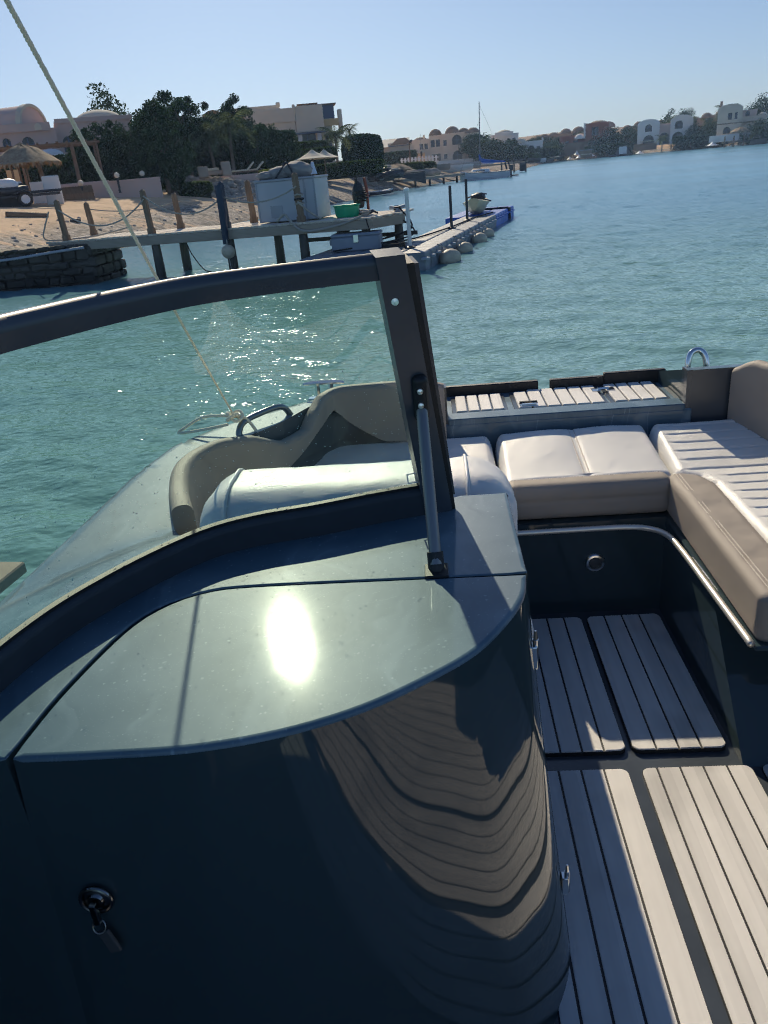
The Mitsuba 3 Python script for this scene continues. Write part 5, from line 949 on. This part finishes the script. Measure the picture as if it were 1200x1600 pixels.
hedge(-0.2, 92, 3.2, 1.0, 1.0, 'shrubs in front of the white picket fence', z=1.2, mat='leaf_mid', seed=23, n=2000, leaf=0.13, name='shrub', cat_='shrub', rnd=0.9)
CB = thing('covered_boats', 'heap of dark covered boats on the beach', 'boats'); q = np.array([*at(-2.75, 68.5), 1.02])
for dx, dy, s, sd_ in ((-0.75, 0, (0.75, 0.6, 0.55), 3), (0.1, 0.3, (0.7, 0.6, 0.62), 6), (0.85, -0.1, (0.75, 0.5, 0.42), 8), (0.5, -0.5, (0.9, 0.4, 0.3), 9)): part(CB, 'cover', moved(lump(2, s, sd_, 0.25), q + [dx, dy, 0.35]), 'dark_gear', True)
for dx, dz in ((-0.55, 0.85), (0.25, 0.98), (0.8, 0.72)): part(CB, 'seat', moved(lump(2, (0.32, 0.22, 0.10), dx * 9, 0.2), q + [dx, -0.25, dz]), 'canvas_grey', True)
def board(b, d, L, w, turn, label, mat, z=None, name='paddle_board', thick=0.14):
    x, y = at(b, d); zz = (g1(x, y) if z is None else z) + 0.05; sec = []
    for t in np.linspace(-1, 1, 13): ww = w / 2 * max(0.02, 1 - abs(t) ** 2.6); sec.append([(t * L / 2, ww * cos(a), thick / 2 + thick / 2 * sin(a) + 0.10 * t * t) for a in np.linspace(0, 2 * pi, 11)[:-1]])
    return single(name, moved(sweep(sec), (x, y, zz), rz=turn), mat, label, 'board', smooth=50)
board(-3.75, 64.0, 3.3, 0.75, radians(4), 'dark paddle board lying on the beach in front of the covered boats', 'dark_gear', thick=0.22); board(-3.6, 64.3, 2.9, 0.6, radians(5), 'white paddle board lying on top of the dark one', 'paint_white', z=g1(*at(-3.6, 64.3)) + 0.22, thick=0.10)
RP = thing('boat_ramp', 'dark plank ramp on the beach right of the covered boats', 'ramp'); x, y = at(-1.15, 73.5); pl = dict(loc=(x, y, 0.95), rz=radians(8)); hpart(RP, pl, 'deck', side_prism([(-0.6, 0.0), (0.6, 0.0), (0.6, 0.10), (-0.6, 0.10)], 0, 0.35, -1.4, 1.4), 'pile_wet'); hpart(RP, pl, 'side', front_prism([(-1.4, 0.30), (1.4, -0.6), (1.4, 0.34)], 0, 0, -0.62, -0.601), 'dark_gear')
for k, (b, d, s) in enumerate(((-0.9, 82, 0.8), (0.0, 84, 0.9), (0.55, 86, 0.7), (-0.4, 83, 0.6))): single('boulder', moved(lump(2, (s, 0.6, 0.45), k * 3, 0.3), (*at(b, d), 1.1)), 'beach_stone', ['pale boulder on the beach behind the ramp, leftmost', 'pale boulder on the beach behind the jetty', 'pale boulder nearest to the sailing boat', 'small pale boulder between two larger ones'][k], 'boulder', 'boulders behind the jetty', smooth=True)
JT = thing('jetty', 'low wooden jetty running to the bow of the sailing boat', 'jetty'); a, b = np.array([-2.6, 78.0]), np.array([4.6, 87.6]); L = np.linalg.norm(b - a); pl = dict(loc=(*a, 0), rz=atan2(*(b - a)[::-1]))
for k in range(int(L / 0.6)): hpart(JT, pl, 'plank', box(k * 0.6, k * 0.6 + 0.57, -0.6, 0.6, 0.72, 0.80), 'pier_wood')
hpart(JT, pl, 'beam', box(0, L, -0.58, -0.5, 0.58, 0.719), 'pier_wood'); hpart(JT, pl, 'beam', box(0, L, 0.5, 0.58, 0.58, 0.719), 'pier_wood')
for k in range(5): hpart(JT, pl, 'pile', box(2.0 + k * 2.3, 2.15 + k * 2.3, -0.5, -0.35, -0.8, 0.58), 'pile_wet')
hpart(JT, pl, 'head', box(L - 0.6, L + 0.4, -0.9, 0.9, 0.25, 0.86, 0.03), 'post_wood')
SB = thing('sailing_boat', 'small white sailing boat with a blue sail cover and a bare mast', 'sailboat'); pl = dict(loc=(*at(4.05, 86.5), 0), rz=radians(-4 + 4) )
sec = []
for t in np.linspace(0, 1, 15):
    w = 0.95 * (sin(pi * (0.5 + 0.34 * t)) ** 0.8 if t > 0.45 else sin(pi / 2 * (0.05 + t / 0.45 * 0.95)) ** 0.7); sh = 0.62 + 0.28 * (1 - t) ** 2
    sec.append([(-2.6 + 5.0 * t - (0.25 * (1 - t) * 0), w * u, z) for u, z in ((-0.25, -0.35), (-0.75, 0.0), (-1.0, sh), (-0.9, sh + 0.04), (0.9, sh + 0.04), (1.0, sh), (0.75, 0.0), (0.25, -0.35))])
hpart(SB, pl, 'hull', sweep(sec), 'paint_white', 35); hpart(SB, pl, 'rub_rail', tube(spline([(-2.6, 0, 0.88), (-1.6, -0.75, 0.76), (-0.3, -0.97, 0.68), (1.0, -0.9, 0.64), (2.4, -0.72, 0.62)], 30), 0.03, 6), 'dark_gear', True)
hpart(SB, pl, 'cabin', rbox((-1.4, -0.5, 0.64), (0.4, 0.5, 1.0), 0.12, 0.3), 'paint_white', True); hpart(SB, pl, 'cabin_window', cat(box(-1.0, -0.1, -0.512, -0.49, 0.76, 0.88)), 'window_dark')
hpart(SB, pl, 'mast', tube([(-0.55, 0, 0.7), (-0.42, 0, 7.1)], [0.055, 0.04], 8), 'brushed_metal', True); hpart(SB, pl, 'boom', tube([(-0.5, 0, 1.55), (2.1, 0, 1.45)], 0.04, 6), 'brushed_metal', True)
hpart(SB, pl, 'sail_cover', tube([(-0.58, 0, 2.35), (-0.50, 0, 1.9), (-0.2, 0, 1.72), (0.6, 0, 1.62), (2.0, 0, 1.5)], [0.07, 0.16, 0.22, 0.17, 0.06], 9), 'float_blue', True)
for p0, p1 in (((-0.45, 0, 6.9), (2.35, 0, 0.66)), ((-0.45, 0, 5.5), (-2.55, 0, 0.9)), ((-0.45, 0, 5.5), (-0.5, -0.9, 0.68)), ((-0.45, 0, 5.5), (-0.5, 0.9, 0.68))): hpart(SB, pl, 'stay', tube([p0, p1], 0.009, 4), 'dark_gear')
hpart(SB, pl, 'outboard', cat(rbox((2.42, -0.17, 0.62), (2.78, 0.17, 1.15), 0.08, 0.2), box(2.5, 2.66, -0.07, 0.07, -0.3, 0.62)), 'dark_gear', 40); hpart(SB, pl, 'transom', box(2.36, 2.44, -0.6, 0.6, 0.1, 0.72, 0.02), 'paint_white'); hpart(SB, pl, 'rudder_stock', cat(tube([(2.55, 0.3, 0.2), (2.35, 0.3, 1.75)], 0.07, 7), tube([(2.15, 0.0, 0.75), (2.0, 0.1, 1.5)], 0.09, 6)), 'dark_gear', True); hpart(SB, pl, 'swim_step', box(2.45, 3.3, -0.5, 0.5, 0.08, 0.2, 0.03), 'dark_gear')
JT2 = thing('jetty', 'dark far jetty on posts behind the stern of the sailing boat', 'jetty'); pl = dict(loc=(*at(5.0, 112), 0), rz=radians(-8)); hpart(JT2, pl, 'deck', box(-2.6, 3.6, -0.8, 0.8, 1.05, 1.25), 'pier_wood')
for x0 in (0.2, 1.8, 3.3): hpart(JT2, pl, 'post', box(x0, x0 + 0.2, -0.8, -0.6, -0.8, 1.85), 'pile_wet')
hpart(JT2, pl, 'fender_block', box(2.6, 3.5, -0.9, -0.805, 0.1, 1.1, 0.03), 'dark_gear')
def dinghy(b, d, L, turn, label, mat, group=None, name='dinghy', z=None, cat_='dinghy'):
    x, y = at(b, d); zz = g1(x, y) if z is None else z; t = thing(name, label, cat_, group); pl = dict(loc=(x, y, max(zz, -0.05)), rz=turn); sec = []
    for k in np.linspace(0, 1, 9): w = L * 0.19 * min(1, sin(pi * (0.04 + 0.62 * k)) ** 0.6); sec.append([(L * (k - 0.5), w * u, z0 * L * 0.3 + 0.06 * (1 - k)) for u, z0 in ((-0.3, 0.0), (-0.9, 0.3), (-1, 0.62), (-0.8, 0.62), (-0.5, 0.25), (0.5, 0.25), (0.8, 0.62), (1, 0.62), (0.9, 0.3), (0.3, 0.0))])
    hpart(t, pl, 'hull', sweep(sec), mat, 35); hpart(t, pl, 'thwart', box(-0.1, 0.14, -L * 0.15, L * 0.15, L * 0.12, L * 0.14), 'wood_brown'); return t
dinghy(0.6, 98, 3.6, 0.3, 'grey dinghy drawn up behind the jetty', 'canvas_grey'); dinghy(2.0, 101, 4.2, 0.15, 'pale dinghy drawn up on the sand left of the sailing boat mast', 'paint_white'); dinghy(2.6, 108, 4.2, 0.1, 'blue grey boat on the sand behind the sail cover', 'panel_grey'); dinghy(3.7, 118, 3.8, -0.1, 'pale boat on the sand behind the boom of the sailing boat', 'paint_white')
for k, (b, d, mat) in enumerate(((6.55, 172, 'dark_gear'), (6.95, 180, 'dark_gear'), (7.35, 190, 'paint_white'), (7.85, 200, 'dark_gear'))): dinghy(b, d, 4.6, 0.2, ['dark boat on the far beach, leftmost of a row', 'dark boat on the far beach, second of a row', 'white boat on the far beach, in a row of dark ones', 'dark boat on the far beach, last of a row'][k], mat, 'row of boats on the far beach')
# fence, lamp, flagpole, grey roofed house
PF2 = thing('picket_fence', 'white picket fence at the back of the beach', 'fence'); pl = dict(loc=(*at(-0.45, 118), 1.9), rz=0)
for k in range(11): hpart(PF2, pl, 'picket', box(-2.4 + k * 0.48, -2.14 + k * 0.48, -0.03, 0.03, 0, 1.15, 0.02), 'paint_white')
hpart(PF2, pl, 'rail', box(-2.5, 2.9, 0.031, 0.07, 0.3, 0.42), 'paint_white'); hpart(PF2, pl, 'rail', box(-2.5, 2.9, 0.031, 0.07, 0.8, 0.92), 'paint_white')
SL = thing('street_lamp', 'dark street lamp with a hooked head in front of the domed houses', 'street lamp'); x, y = at(-1.0, 105); zz = g1(x, y); part(SL, 'pole', tube([(x, y, zz - 0.2), (x + 0.03, y, zz + 2.2), (x + 0.12, y, zz + 2.85)], [0.09, 0.07, 0.06], 8), 'wood_brown', True); part(SL, 'head', moved(lump(2, (0.26, 0.16, 0.15), 3, 0.1), (x + 0.22, y, zz + 2.98), ry=-0.5), 'dark_gear', True)
FP = thing('flagpole', 'thin bare flagpole left of the domed houses', 'pole'); x, y = at(-0.2, 112); zz = g1(x, y); part(FP, 'shaft', tube([(x, y, zz), (x, y, zz + 3.9)], [0.05, 0.03], 6), 'panel_grey', True); part(FP, 'box', box(x - 0.12, x + 0.12, y - 0.1, y + 0.1, zz + 1.3, zz + 1.9, 0.03), 'dark_gear')
V3, pl = house('house', 'low house with a grey sloping roof behind the dome shaped tree', -2.0, 138, [(-3.6, 3.2, 0, 6, 0, 2.4), (-1.0, 2.9, -0.4, 0.0, 0, 2.9)], 'plaster_beige', wins=wd((-2.6,), 0.8, 0.9, 1.2, 0, False), z=2.7, roof='roof_grey')
hpart(V3, pl, 'roof', side_prism([(-0.8, 0), (6.2, 0), (6.2, 0.9), (3, 1.25)], 0, 2.38, -3.9, 2.6), 'roof_grey'); hpart(V3, pl, 'gable', front_prism([(-1.2, 0), (2.4, 0), (1.4, 0.9), (0.0, 0.9)], 0.6, 2.6, -0.6, -0.41), 'plaster_brown')
hpart(V3, pl, 'porch', box(-3.2, 3.4, -2.6, -0.7, 1.45, 1.6), 'plaster_brown'); hedge(-2.0, 134, 7.0, 1.0, 1.6, 'dark planting under the porch of the grey roofed house', z=2.6, mat='leaf_far', seed=31, n=2500, leaf=0.2)
# domed row of houses
hw = []
for xx in (-5.4, -4.4): hw += wd((xx,), 3.1, 0.7, 1.1, 0, False)
hw += wd((-3.0, -1.9), 3.4, 0.85, 1.35, 0.6, False) + wd((-2.4,), 0.7, 1.9, 1.3, 0.6, False) + wd((2.1,), 3.4, 2.0, 1.9, -0.2, True) + wd((2.1,), 0.6, 2.0, 1.7, -0.2, True) + wd((-0.4,), 3.4, 0.7, 1.1, -0.2, False) + wd((-0.4,), 0.9, 0.7, 0.9, -0.2, False) + wd((4.9, 6.2), 0.8, 1.0, 1.5, 0.3, False) + wd((5.4,), 3.4, 1.9, 1.6, 0.3, False) + wd((-6.9,), 1.0, 0.8, 1.2, 0, False)
V4, pl = house('domed_houses', 'row of beige houses with four domes behind the sailing boat', 1.55, 180, [(-7.6, -3.7, 0, 7, 0, 4.9), (-3.7, -1.1, 0.6, 7, 0, 5.4), (-1.1, 3.7, -0.2, 7, 0, 5.5), (3.7, 7.0, 0.3, 7, 0, 5.2)], 'plaster_beige', wins=hw,
    domes=[(-2.4, 3, 5.4, 1.45, 1.5), (1.2, 2.6, 5.5, 1.6, 1.6), (3.6, 3.5, 5.4, 1.35, 1.2), (5.6, 3.2, 5.2, 1.5, 1.3), (-5.6, 3, 4.9, 1.5, 0.7)], z=1.9, roof='plaster_brown', parapet=0.2)
hpart(V4, pl, 'chimney', box(-5.0, -4.6, 1, 1.4, 4.91, 5.9, 0.05), 'plaster_beige'); hpart(V4, pl, 'porch_wall', box(-7.0, -4.7, -1.5, -0.3, 0, 2.5, 0.05), 'plaster_ochre'); hpart(V4, pl, 'terrace', box(-4.5, 7.5, -2.5, -0.31, -0.6, 0.55), 'plaster_white')
V4b, pl = house('house', 'pinkish house at the left end of the domed row', -0.35, 184, [(-3.4, 2.6, 0, 6, 0, 4.1), (-3.4, -1.6, -0.2, 0, 0, 3.2)], 'plaster_pink', wins=wd((-0.8, 0.6), 2.4, 0.7, 1.1, 0, False) + wd((-0.4,), 0.6, 1.3, 1.4, 0, False), domes=[(-1.2, 3, 4.1, 1.3, 0.6)], z=2.2, roof='plaster_brown', parapet=0.2)
V5, pl = house('villa', 'pale villa with a small dome and a terrace, right of the mast', 6.1, 195, [(-5.6, 0.6, 1.0, 8, 0, 4.9), (-4.6, -0.6, 0.6, 7, 4.7, 5.3), (0.6, 6.0, 0.0, 7, 0, 2.9)], 'plaster_white', wins=wd((-4.6,), 3.0, 0.7, 1.2, 1.0, False) + wd((-1.6, -0.4), 3.0, 0.7, 1.2, 1.0, False) + wd((3.4,), 0.5, 1.6, 1.8, 0, True) + wd((1.8, 5.0), 0.8, 0.8, 1.2, 0, False), domes=[(-2.6, 3, 5.29, 1.7, 0.8), (1.3, 0.8, 2.9, 1.1, 1.0)], z=1.7, parapet=0.28)
hpart(V5, pl, 'corner_post', box(5.75, 6.1, -0.15, 0.25, 2.95, 3.7, 0.05), 'plaster_white'); hpart(V5, pl, 'awning', box(0.4, 3.0, -1.6, -0.01, 2.35, 2.45), 'roof_grey')
# far trees in a row along the shore
ft = 'far trees along the shore'
for k, (b, d, h, w, lab) in enumerate(((3.65, 178, 5.2, 5.0, 'dark tree beside the right end of the domed row'), (4.25, 186, 4.2, 5.5, 'bushy dark tree left of the pale villa'), (5.05, 184, 3.6, 4.5, 'low dark tree in front of the left half of the pale villa'), (5.75, 188, 4.0, 4.5, 'dark tree in front of the centre of the pale villa'), (7.35, 206, 5.0, 6.5, 'dark tree right of the pale villa'), (7.95, 214, 4.9, 6.5, 'dark tree behind the clipped lawn hedge'), (8.55, 222, 5.2, 7.5, 'dark tree left of the red house'), (9.2, 224, 5.4, 6.5, 'dark tree touching the left side of the red house'),
    (11.95, 216, 6.6, 6.0, 'dark tree touching the right side of the red house'), (12.7, 214, 6.6, 6.2, 'tall dark tree midway between the red and the white house'), (13.35, 212, 6.4, 5.4, 'dark tree left of the white house'), (17.1, 208, 5.6, 5.5, 'dark tree right of the white house'), (17.75, 206, 6.4, 5.5, 'dark tree left of the parasol by the beige house'), (18.3, 204, 5.8, 4.6, 'dark tree touching the left side of the beige house'), (20.35, 206, 8.6, 6.5, 'dark tree behind the roof of the beige house'), (21.3, 203, 9.6, 7.0, 'tall dark tree at the right edge'), (21.4, 190, 5.2, 5.5, 'low dark tree at the right edge in front of the house wing'), (16.2, 226, 7.4, 6.0, 'dark tree over the roof of the white house'), (10.4, 232, 5.8, 6.0, 'dark tree behind the red house'))):
    tree(b, d, h * 1.08, w * 1.5, lab, mat='leaf_far', shape='round', n=6500, leaf=0.18, seed=40 + k, group=None, bare=0.0, clumps=60)
hedge(7.55, 196, 9.5, 2.5, 1.9, 'light green clipped hedge right of the pale villa', z=1.4, mat='leaf_mid', seed=61, n=3500, leaf=0.25, rnd=0.5); hedge(5.6, 183, 13, 1.2, 0.9, 'dark green low hedge below the pale villa', z=1.3, mat='leaf_hedge', seed=62, n=2600, leaf=0.22); hedge(11.8, 206, 9, 1.2, 1.2, 'low hedge below the dark trees right of the red house', z=1.4, mat='leaf_far', seed=63, n=2000, leaf=0.25); hedge(17.4, 198, 10, 1.2, 1.3, 'low hedge between the white and the beige house', z=1.5, mat='leaf_far', seed=64, n=2400, leaf=0.25)
palm(15.35, 196, 4.1, 1.9, 'palm standing in front of the white house', n=22, seed=11, whole=True); palm(18.0, 212, 6.2, 2.6, 'palm left of the tallest palm at upper right', n=22, seed=12, whole=True); palm(18.95, 214, 8.0, 3.2, 'tallest palm, behind the roof of the beige house', n=26, seed=13, whole=True); palm(16.75, 214, 6.4, 3.0, 'palm right of the white house roof', n=24, seed=14, whole=True); palm(17.05, 200, 3.4, 2.2, 'low palm between the white house and the parasol', n=22, seed=15, whole=True); palm(15.9, 220, 6.8, 2.4, 'palm showing over the white house roof', n=20, seed=16, whole=True); palm(4.05, 200, 5.0, 2.0, 'palm left of the pale villa roof', n=20, seed=17, whole=True)
palm(20.75, 188, 3.0, 1.8, 'low palm right of the beige house door', n=20, seed=18, whole=True)
# red house, brown domed houses on the rise, white house, beige house
V6, pl = house('red_house', 'terracotta red house with a white dome beside it, on the far shore', 10.55, 216, [(-6.2, 0.0, 1.5, 8, 0, 3.6), (0.0, 5.6, 0.0, 8, 0, 5.9)], 'plaster_red', wins=wd((2.4,), 3.3, 1.6, 1.9, 0, False) + wd((1.2, 3.4), 0.5, 1.4, 1.7, 0, False) + wd((-4.4, -2.2), 1.3, 1.0, 1.4, 1.5, False), domes=[(-1.2, 0.9, 2.9, 1.35, 1.2, 'plaster_white'), (3.2, 4, 5.9, 2.2, 0.8)], z=1.7, roof='plaster_brown', parapet=0.25)
hpart(V6, pl, 'pilaster', box(-0.3, 0.1, -0.25, -0.01, 2.9, 6.3), 'plaster_white'); hpart(V6, pl, 'terrace', box(-6.5, 5.6, -1.6, -0.01, -0.6, 2.2), 'plaster_brown'); hpart(V6, pl, 'terrace_roof', box(0.3, 5.8, -3.5, -1.61, 0.9, 1.1), 'plaster_red')
rb = np.random.default_rng(21)
for k, (b, h, w, lab) in enumerate(((7.55, 7.2, 7, 'brown domed house on the rise, leftmost above the trees'), (8.25, 7.6, 6, 'brown domed house on the rise, second from the left'), (8.95, 8.1, 7, 'brown domed house on the rise, third from the left'), (9.7, 8.1, 8, 'brown flat domed house behind the left half of the red house'), (11.6, 8.6, 8, 'brown house with a dark roof right behind the red house'), (13.55, 8.2, 6, 'brown domed house left of the white house roof'), (14.9, 8.0, 6, 'brown domed house behind the white house roof'), (17.55, 8.6, 6, 'brown domed house between the palms at right'), (18.35, 9.0, 5, 'brown domed house left of the beige house roof'), (5.75, 6.4, 5, 'brown house roof left of the pale villa dome'))):
    h -= 1.9
    house('hill_house', lab, b, 262, [(-w / 2, w / 2, 0, 6, 0, h - 1.4), (-w / 4, w / 4 + 0.8, -0.4, 5, 0, h - 0.9)], 'plaster_brown', wins=wd((-w / 3,), h - 3.6, 0.9, 1.3, 0, False), domes=[(-w / 4 - 0.2, 2.6, h - 1.41, w * 0.22, w * 0.17), (w / 4, 2.6, h - 0.92, w * 0.24, w * 0.2)], z=1.8, roof='plaster_brown')
V7, pl = house('white_house', 'white house with tall arched windows and a curved gable on the far shore', 15.45, 206, [(-5.9, -1.1, 0, 8, 0, 4.6), (-1.1, 1.2, 0.5, 8, 0, 4.4, 'plaster_pink'), (1.2, 6.0, -0.3, 8, 0, 4.6)], 'plaster_white',
    wins=wd((-3.5,), 3.0, 1.5, 1.5, 0, True) + wd((-3.4,), 0.1, 2.4, 2.2, 0, True) + wd((0.0,), 0.1, 2.2, 2.4, 0.5, True) + wd((3.0,), 3.0, 1.7, 1.7, -0.3, True) + wd((2.9,), 0.1, 2.4, 2.3, -0.3, True), vaults=[(-5.9, -1.1, 0.0, 7.9, 4.59, 1.0, 'y'), (1.2, 6.0, -0.3, 7.9, 4.59, 1.15, 'y')], z=1.55)
hpart(V7, pl, 'gable_cap', front_prism([(2.42 * cos(a), 1.17 * sin(a)) for a in np.linspace(0.1, pi - 0.1, 15)] + [(2.2 * cos(a), 0.97 * sin(a)) for a in np.linspace(pi - 0.1, 0.1, 15)], 3.6, 4.62, -0.5, -0.301), 'plaster_white'); hpart(V7, pl, 'porch_roof', box(-5.2, -2.0, -2.4, -0.01, 1.0, 1.12), 'roof_pale'); hpart(V7, pl, 'garden_wall', box(-6.5, -1.5, -2.6, -2.41, -0.8, 0.6), 'plaster_brown')
V8, pl = house('beige_house', 'beige two storey house with a curved parapet, on the far shore at right', 19.45, 196, [(-3.2, 1.6, 0, 7, 0, 5.6), (1.6, 7.6, 0.8, 7, 0, 3.6), (1.6, 4.4, 2.2, 7, 3.59, 4.9, 'plaster_pink')], 'plaster_beige', wins=wd((-0.8,), 3.5, 0.8, 1.3, 0, False) + wd((0.4,), 3.5, 0.5, 1.3, 0, False) + wd((-1.2,), 0.9, 1.4, 1.3, 0, True) + wd((2.6,), 3.9, 0.8, 1.0, 2.2, True) + wd((4.6,), 0.2, 1.1, 2.3, 0.8, True) + wd((6.4,), 1.2, 0.8, 1.2, 0.8, False), vaults=[(-3.2, 1.6, 0.0, 6.9, 5.59, 0.9, 'y')], domes=[(5.6, 3, 3.59, 0.9, 0.8)], z=1.65, parapet=0.2)
hpart(V8, pl, 'string_course', box(-3.25, 1.65, -0.08, -0.005, 2.7, 2.9), 'plaster_brown'); hpart(V8, pl, 'canopy', box(1.7, 5.2, -0.2, 0.79, 2.75, 2.85), 'wood_brown'); hpart(V8, pl, 'chimney', box(-2.9, -2.4, 1, 1.5, 5.9, 7.2, 0.05), 'plaster_brown'); hpart(V8, pl, 'sea_wall', box(-4.5, 8, -2.2, -1.9, -0.6, 0.7), 'plaster_white')
# small things on the far beach
up = 'small white parasols on the far beach'
for k, (b, d, h, r) in enumerate(((8.65, 202, 1.9, 1.5), (10.05, 208, 3.0, 0.9), (10.75, 208, 3.1, 0.9), (10.2, 204, 2.1, 1.0), (10.95, 203, 2.3, 1.4), (9.6, 205, 1.5, 0.9), (18.35, 190, 2.3, 1.6), (14.0, 200, 1.8, 1.3))):
    parasol('far_parasol', ['pale green parasol in front of the clipped lawn hedge', 'white parasol left of the hut, the higher of two', 'white parasol above the hut on the far beach', 'white parasol just left of the hut', 'wide pale parasol over the hut', 'low white parasol far left of the hut', 'wide white parasol beside the beige house', 'pale parasol beside the left corner of the white house'][k], b, d, h + 0.2, r * 0.8, 'paint_white' if k else 'roof_pale', up)
HU = thing('beach_hut', 'small brown hut on the far beach below the red house', 'hut'); pl = dict(loc=(*at(10.65, 201), 0.6), rz=radians(-10)); hpart(HU, pl, 'wall', box(-1.3, 1.3, -0.8, 0.8, -0.3, 1.3), 'plaster_brown'); hpart(HU, pl, 'roof', box(-1.5, 1.5, -1.0, 1.0, 1.301, 1.45), 'roof_grey'); hpart(HU, pl, 'counter', box(-1.25, 1.25, -1.0, -0.81, 0.4, 0.55), 'plaster_beige')
KI = thing('beach_kiosk', 'white kiosk with dark flaps at its sides on the far beach', 'kiosk'); pl = dict(loc=(*at(12.95, 200), 0.2), rz=radians(-13)); hpart(KI, pl, 'wall', box(-0.85, 0.85, -0.6, 0.6, -0.2, 1.75, 0.04), 'paint_white'); hpart(KI, pl, 'base', box(-2.9, 2.2, -0.9, -0.62, -0.3, 0.25), 'dark_gear')
for s in (-1, 1): hpart(KI, pl, 'flap', front_prism([(0.0, 0), (s * 0.95, 0), (s * 0.3, 1.5), (0.0, 1.6)][::s], s * 0.87, 0.0, -0.3, -0.2), 'dark_gear')
JR = thing('jetty', 'dark jetty with a thatched roof on the far shore at right', 'jetty'); pl = dict(loc=(*at(20.3, 186), 0), rz=radians(-20 + 5)); hpart(JR, pl, 'deck', box(-4.5, 8, -1.0, 1.0, 0.75, 0.98), 'pile_wet'); hpart(JR, pl, 'side', box(0.5, 9, -1.05, -1.01, -0.3, 0.74), 'pile_wet')
for x0 in (-4.3, -2.6, -0.8): hpart(JR, pl, 'post', box(x0, x0 + 0.25, -1.0, -0.75, -0.8, 2.0), 'post_wood')
parasol('thatch_umbrella', 'thatched umbrella on the jetty by the beige house', 19.85, 187, 2.6, 1.8, 'thatch', thatch=True, z=0.95)
single('low_hill', moved(lump(3, (170, 40, 9.5), 4, 0.35), (60, 360, -1.0)), 'plaster_brown', 'low brown rise far behind the houses', 'hill', smooth=True, kind='structure')

# ---------------------------------------------------------------- the air
scene['haze_air'] = {'type': 'homogeneous', 'albedo': rgb((0.95, 0.95, 0.95)), 'sigma_t': rgb((0.00032, 0.00044, 0.00062)), 'phase': {'type': 'isotropic'}}
scene['haze'] = {'type': 'cube', 'to_world': T().translate([0, 150, 10.5]).scale([520, 420, 13.0]), 'bsdf': {'type': 'null'}, 'interior': {'type': 'ref', 'id': 'haze_air'}}
labels['haze'] = {'label': 'thin sea haze over the bay', 'category': 'haze', 'kind': 'stuff'}
scene['camera']['medium'] = {'type': 'ref', 'id': 'haze_air'}
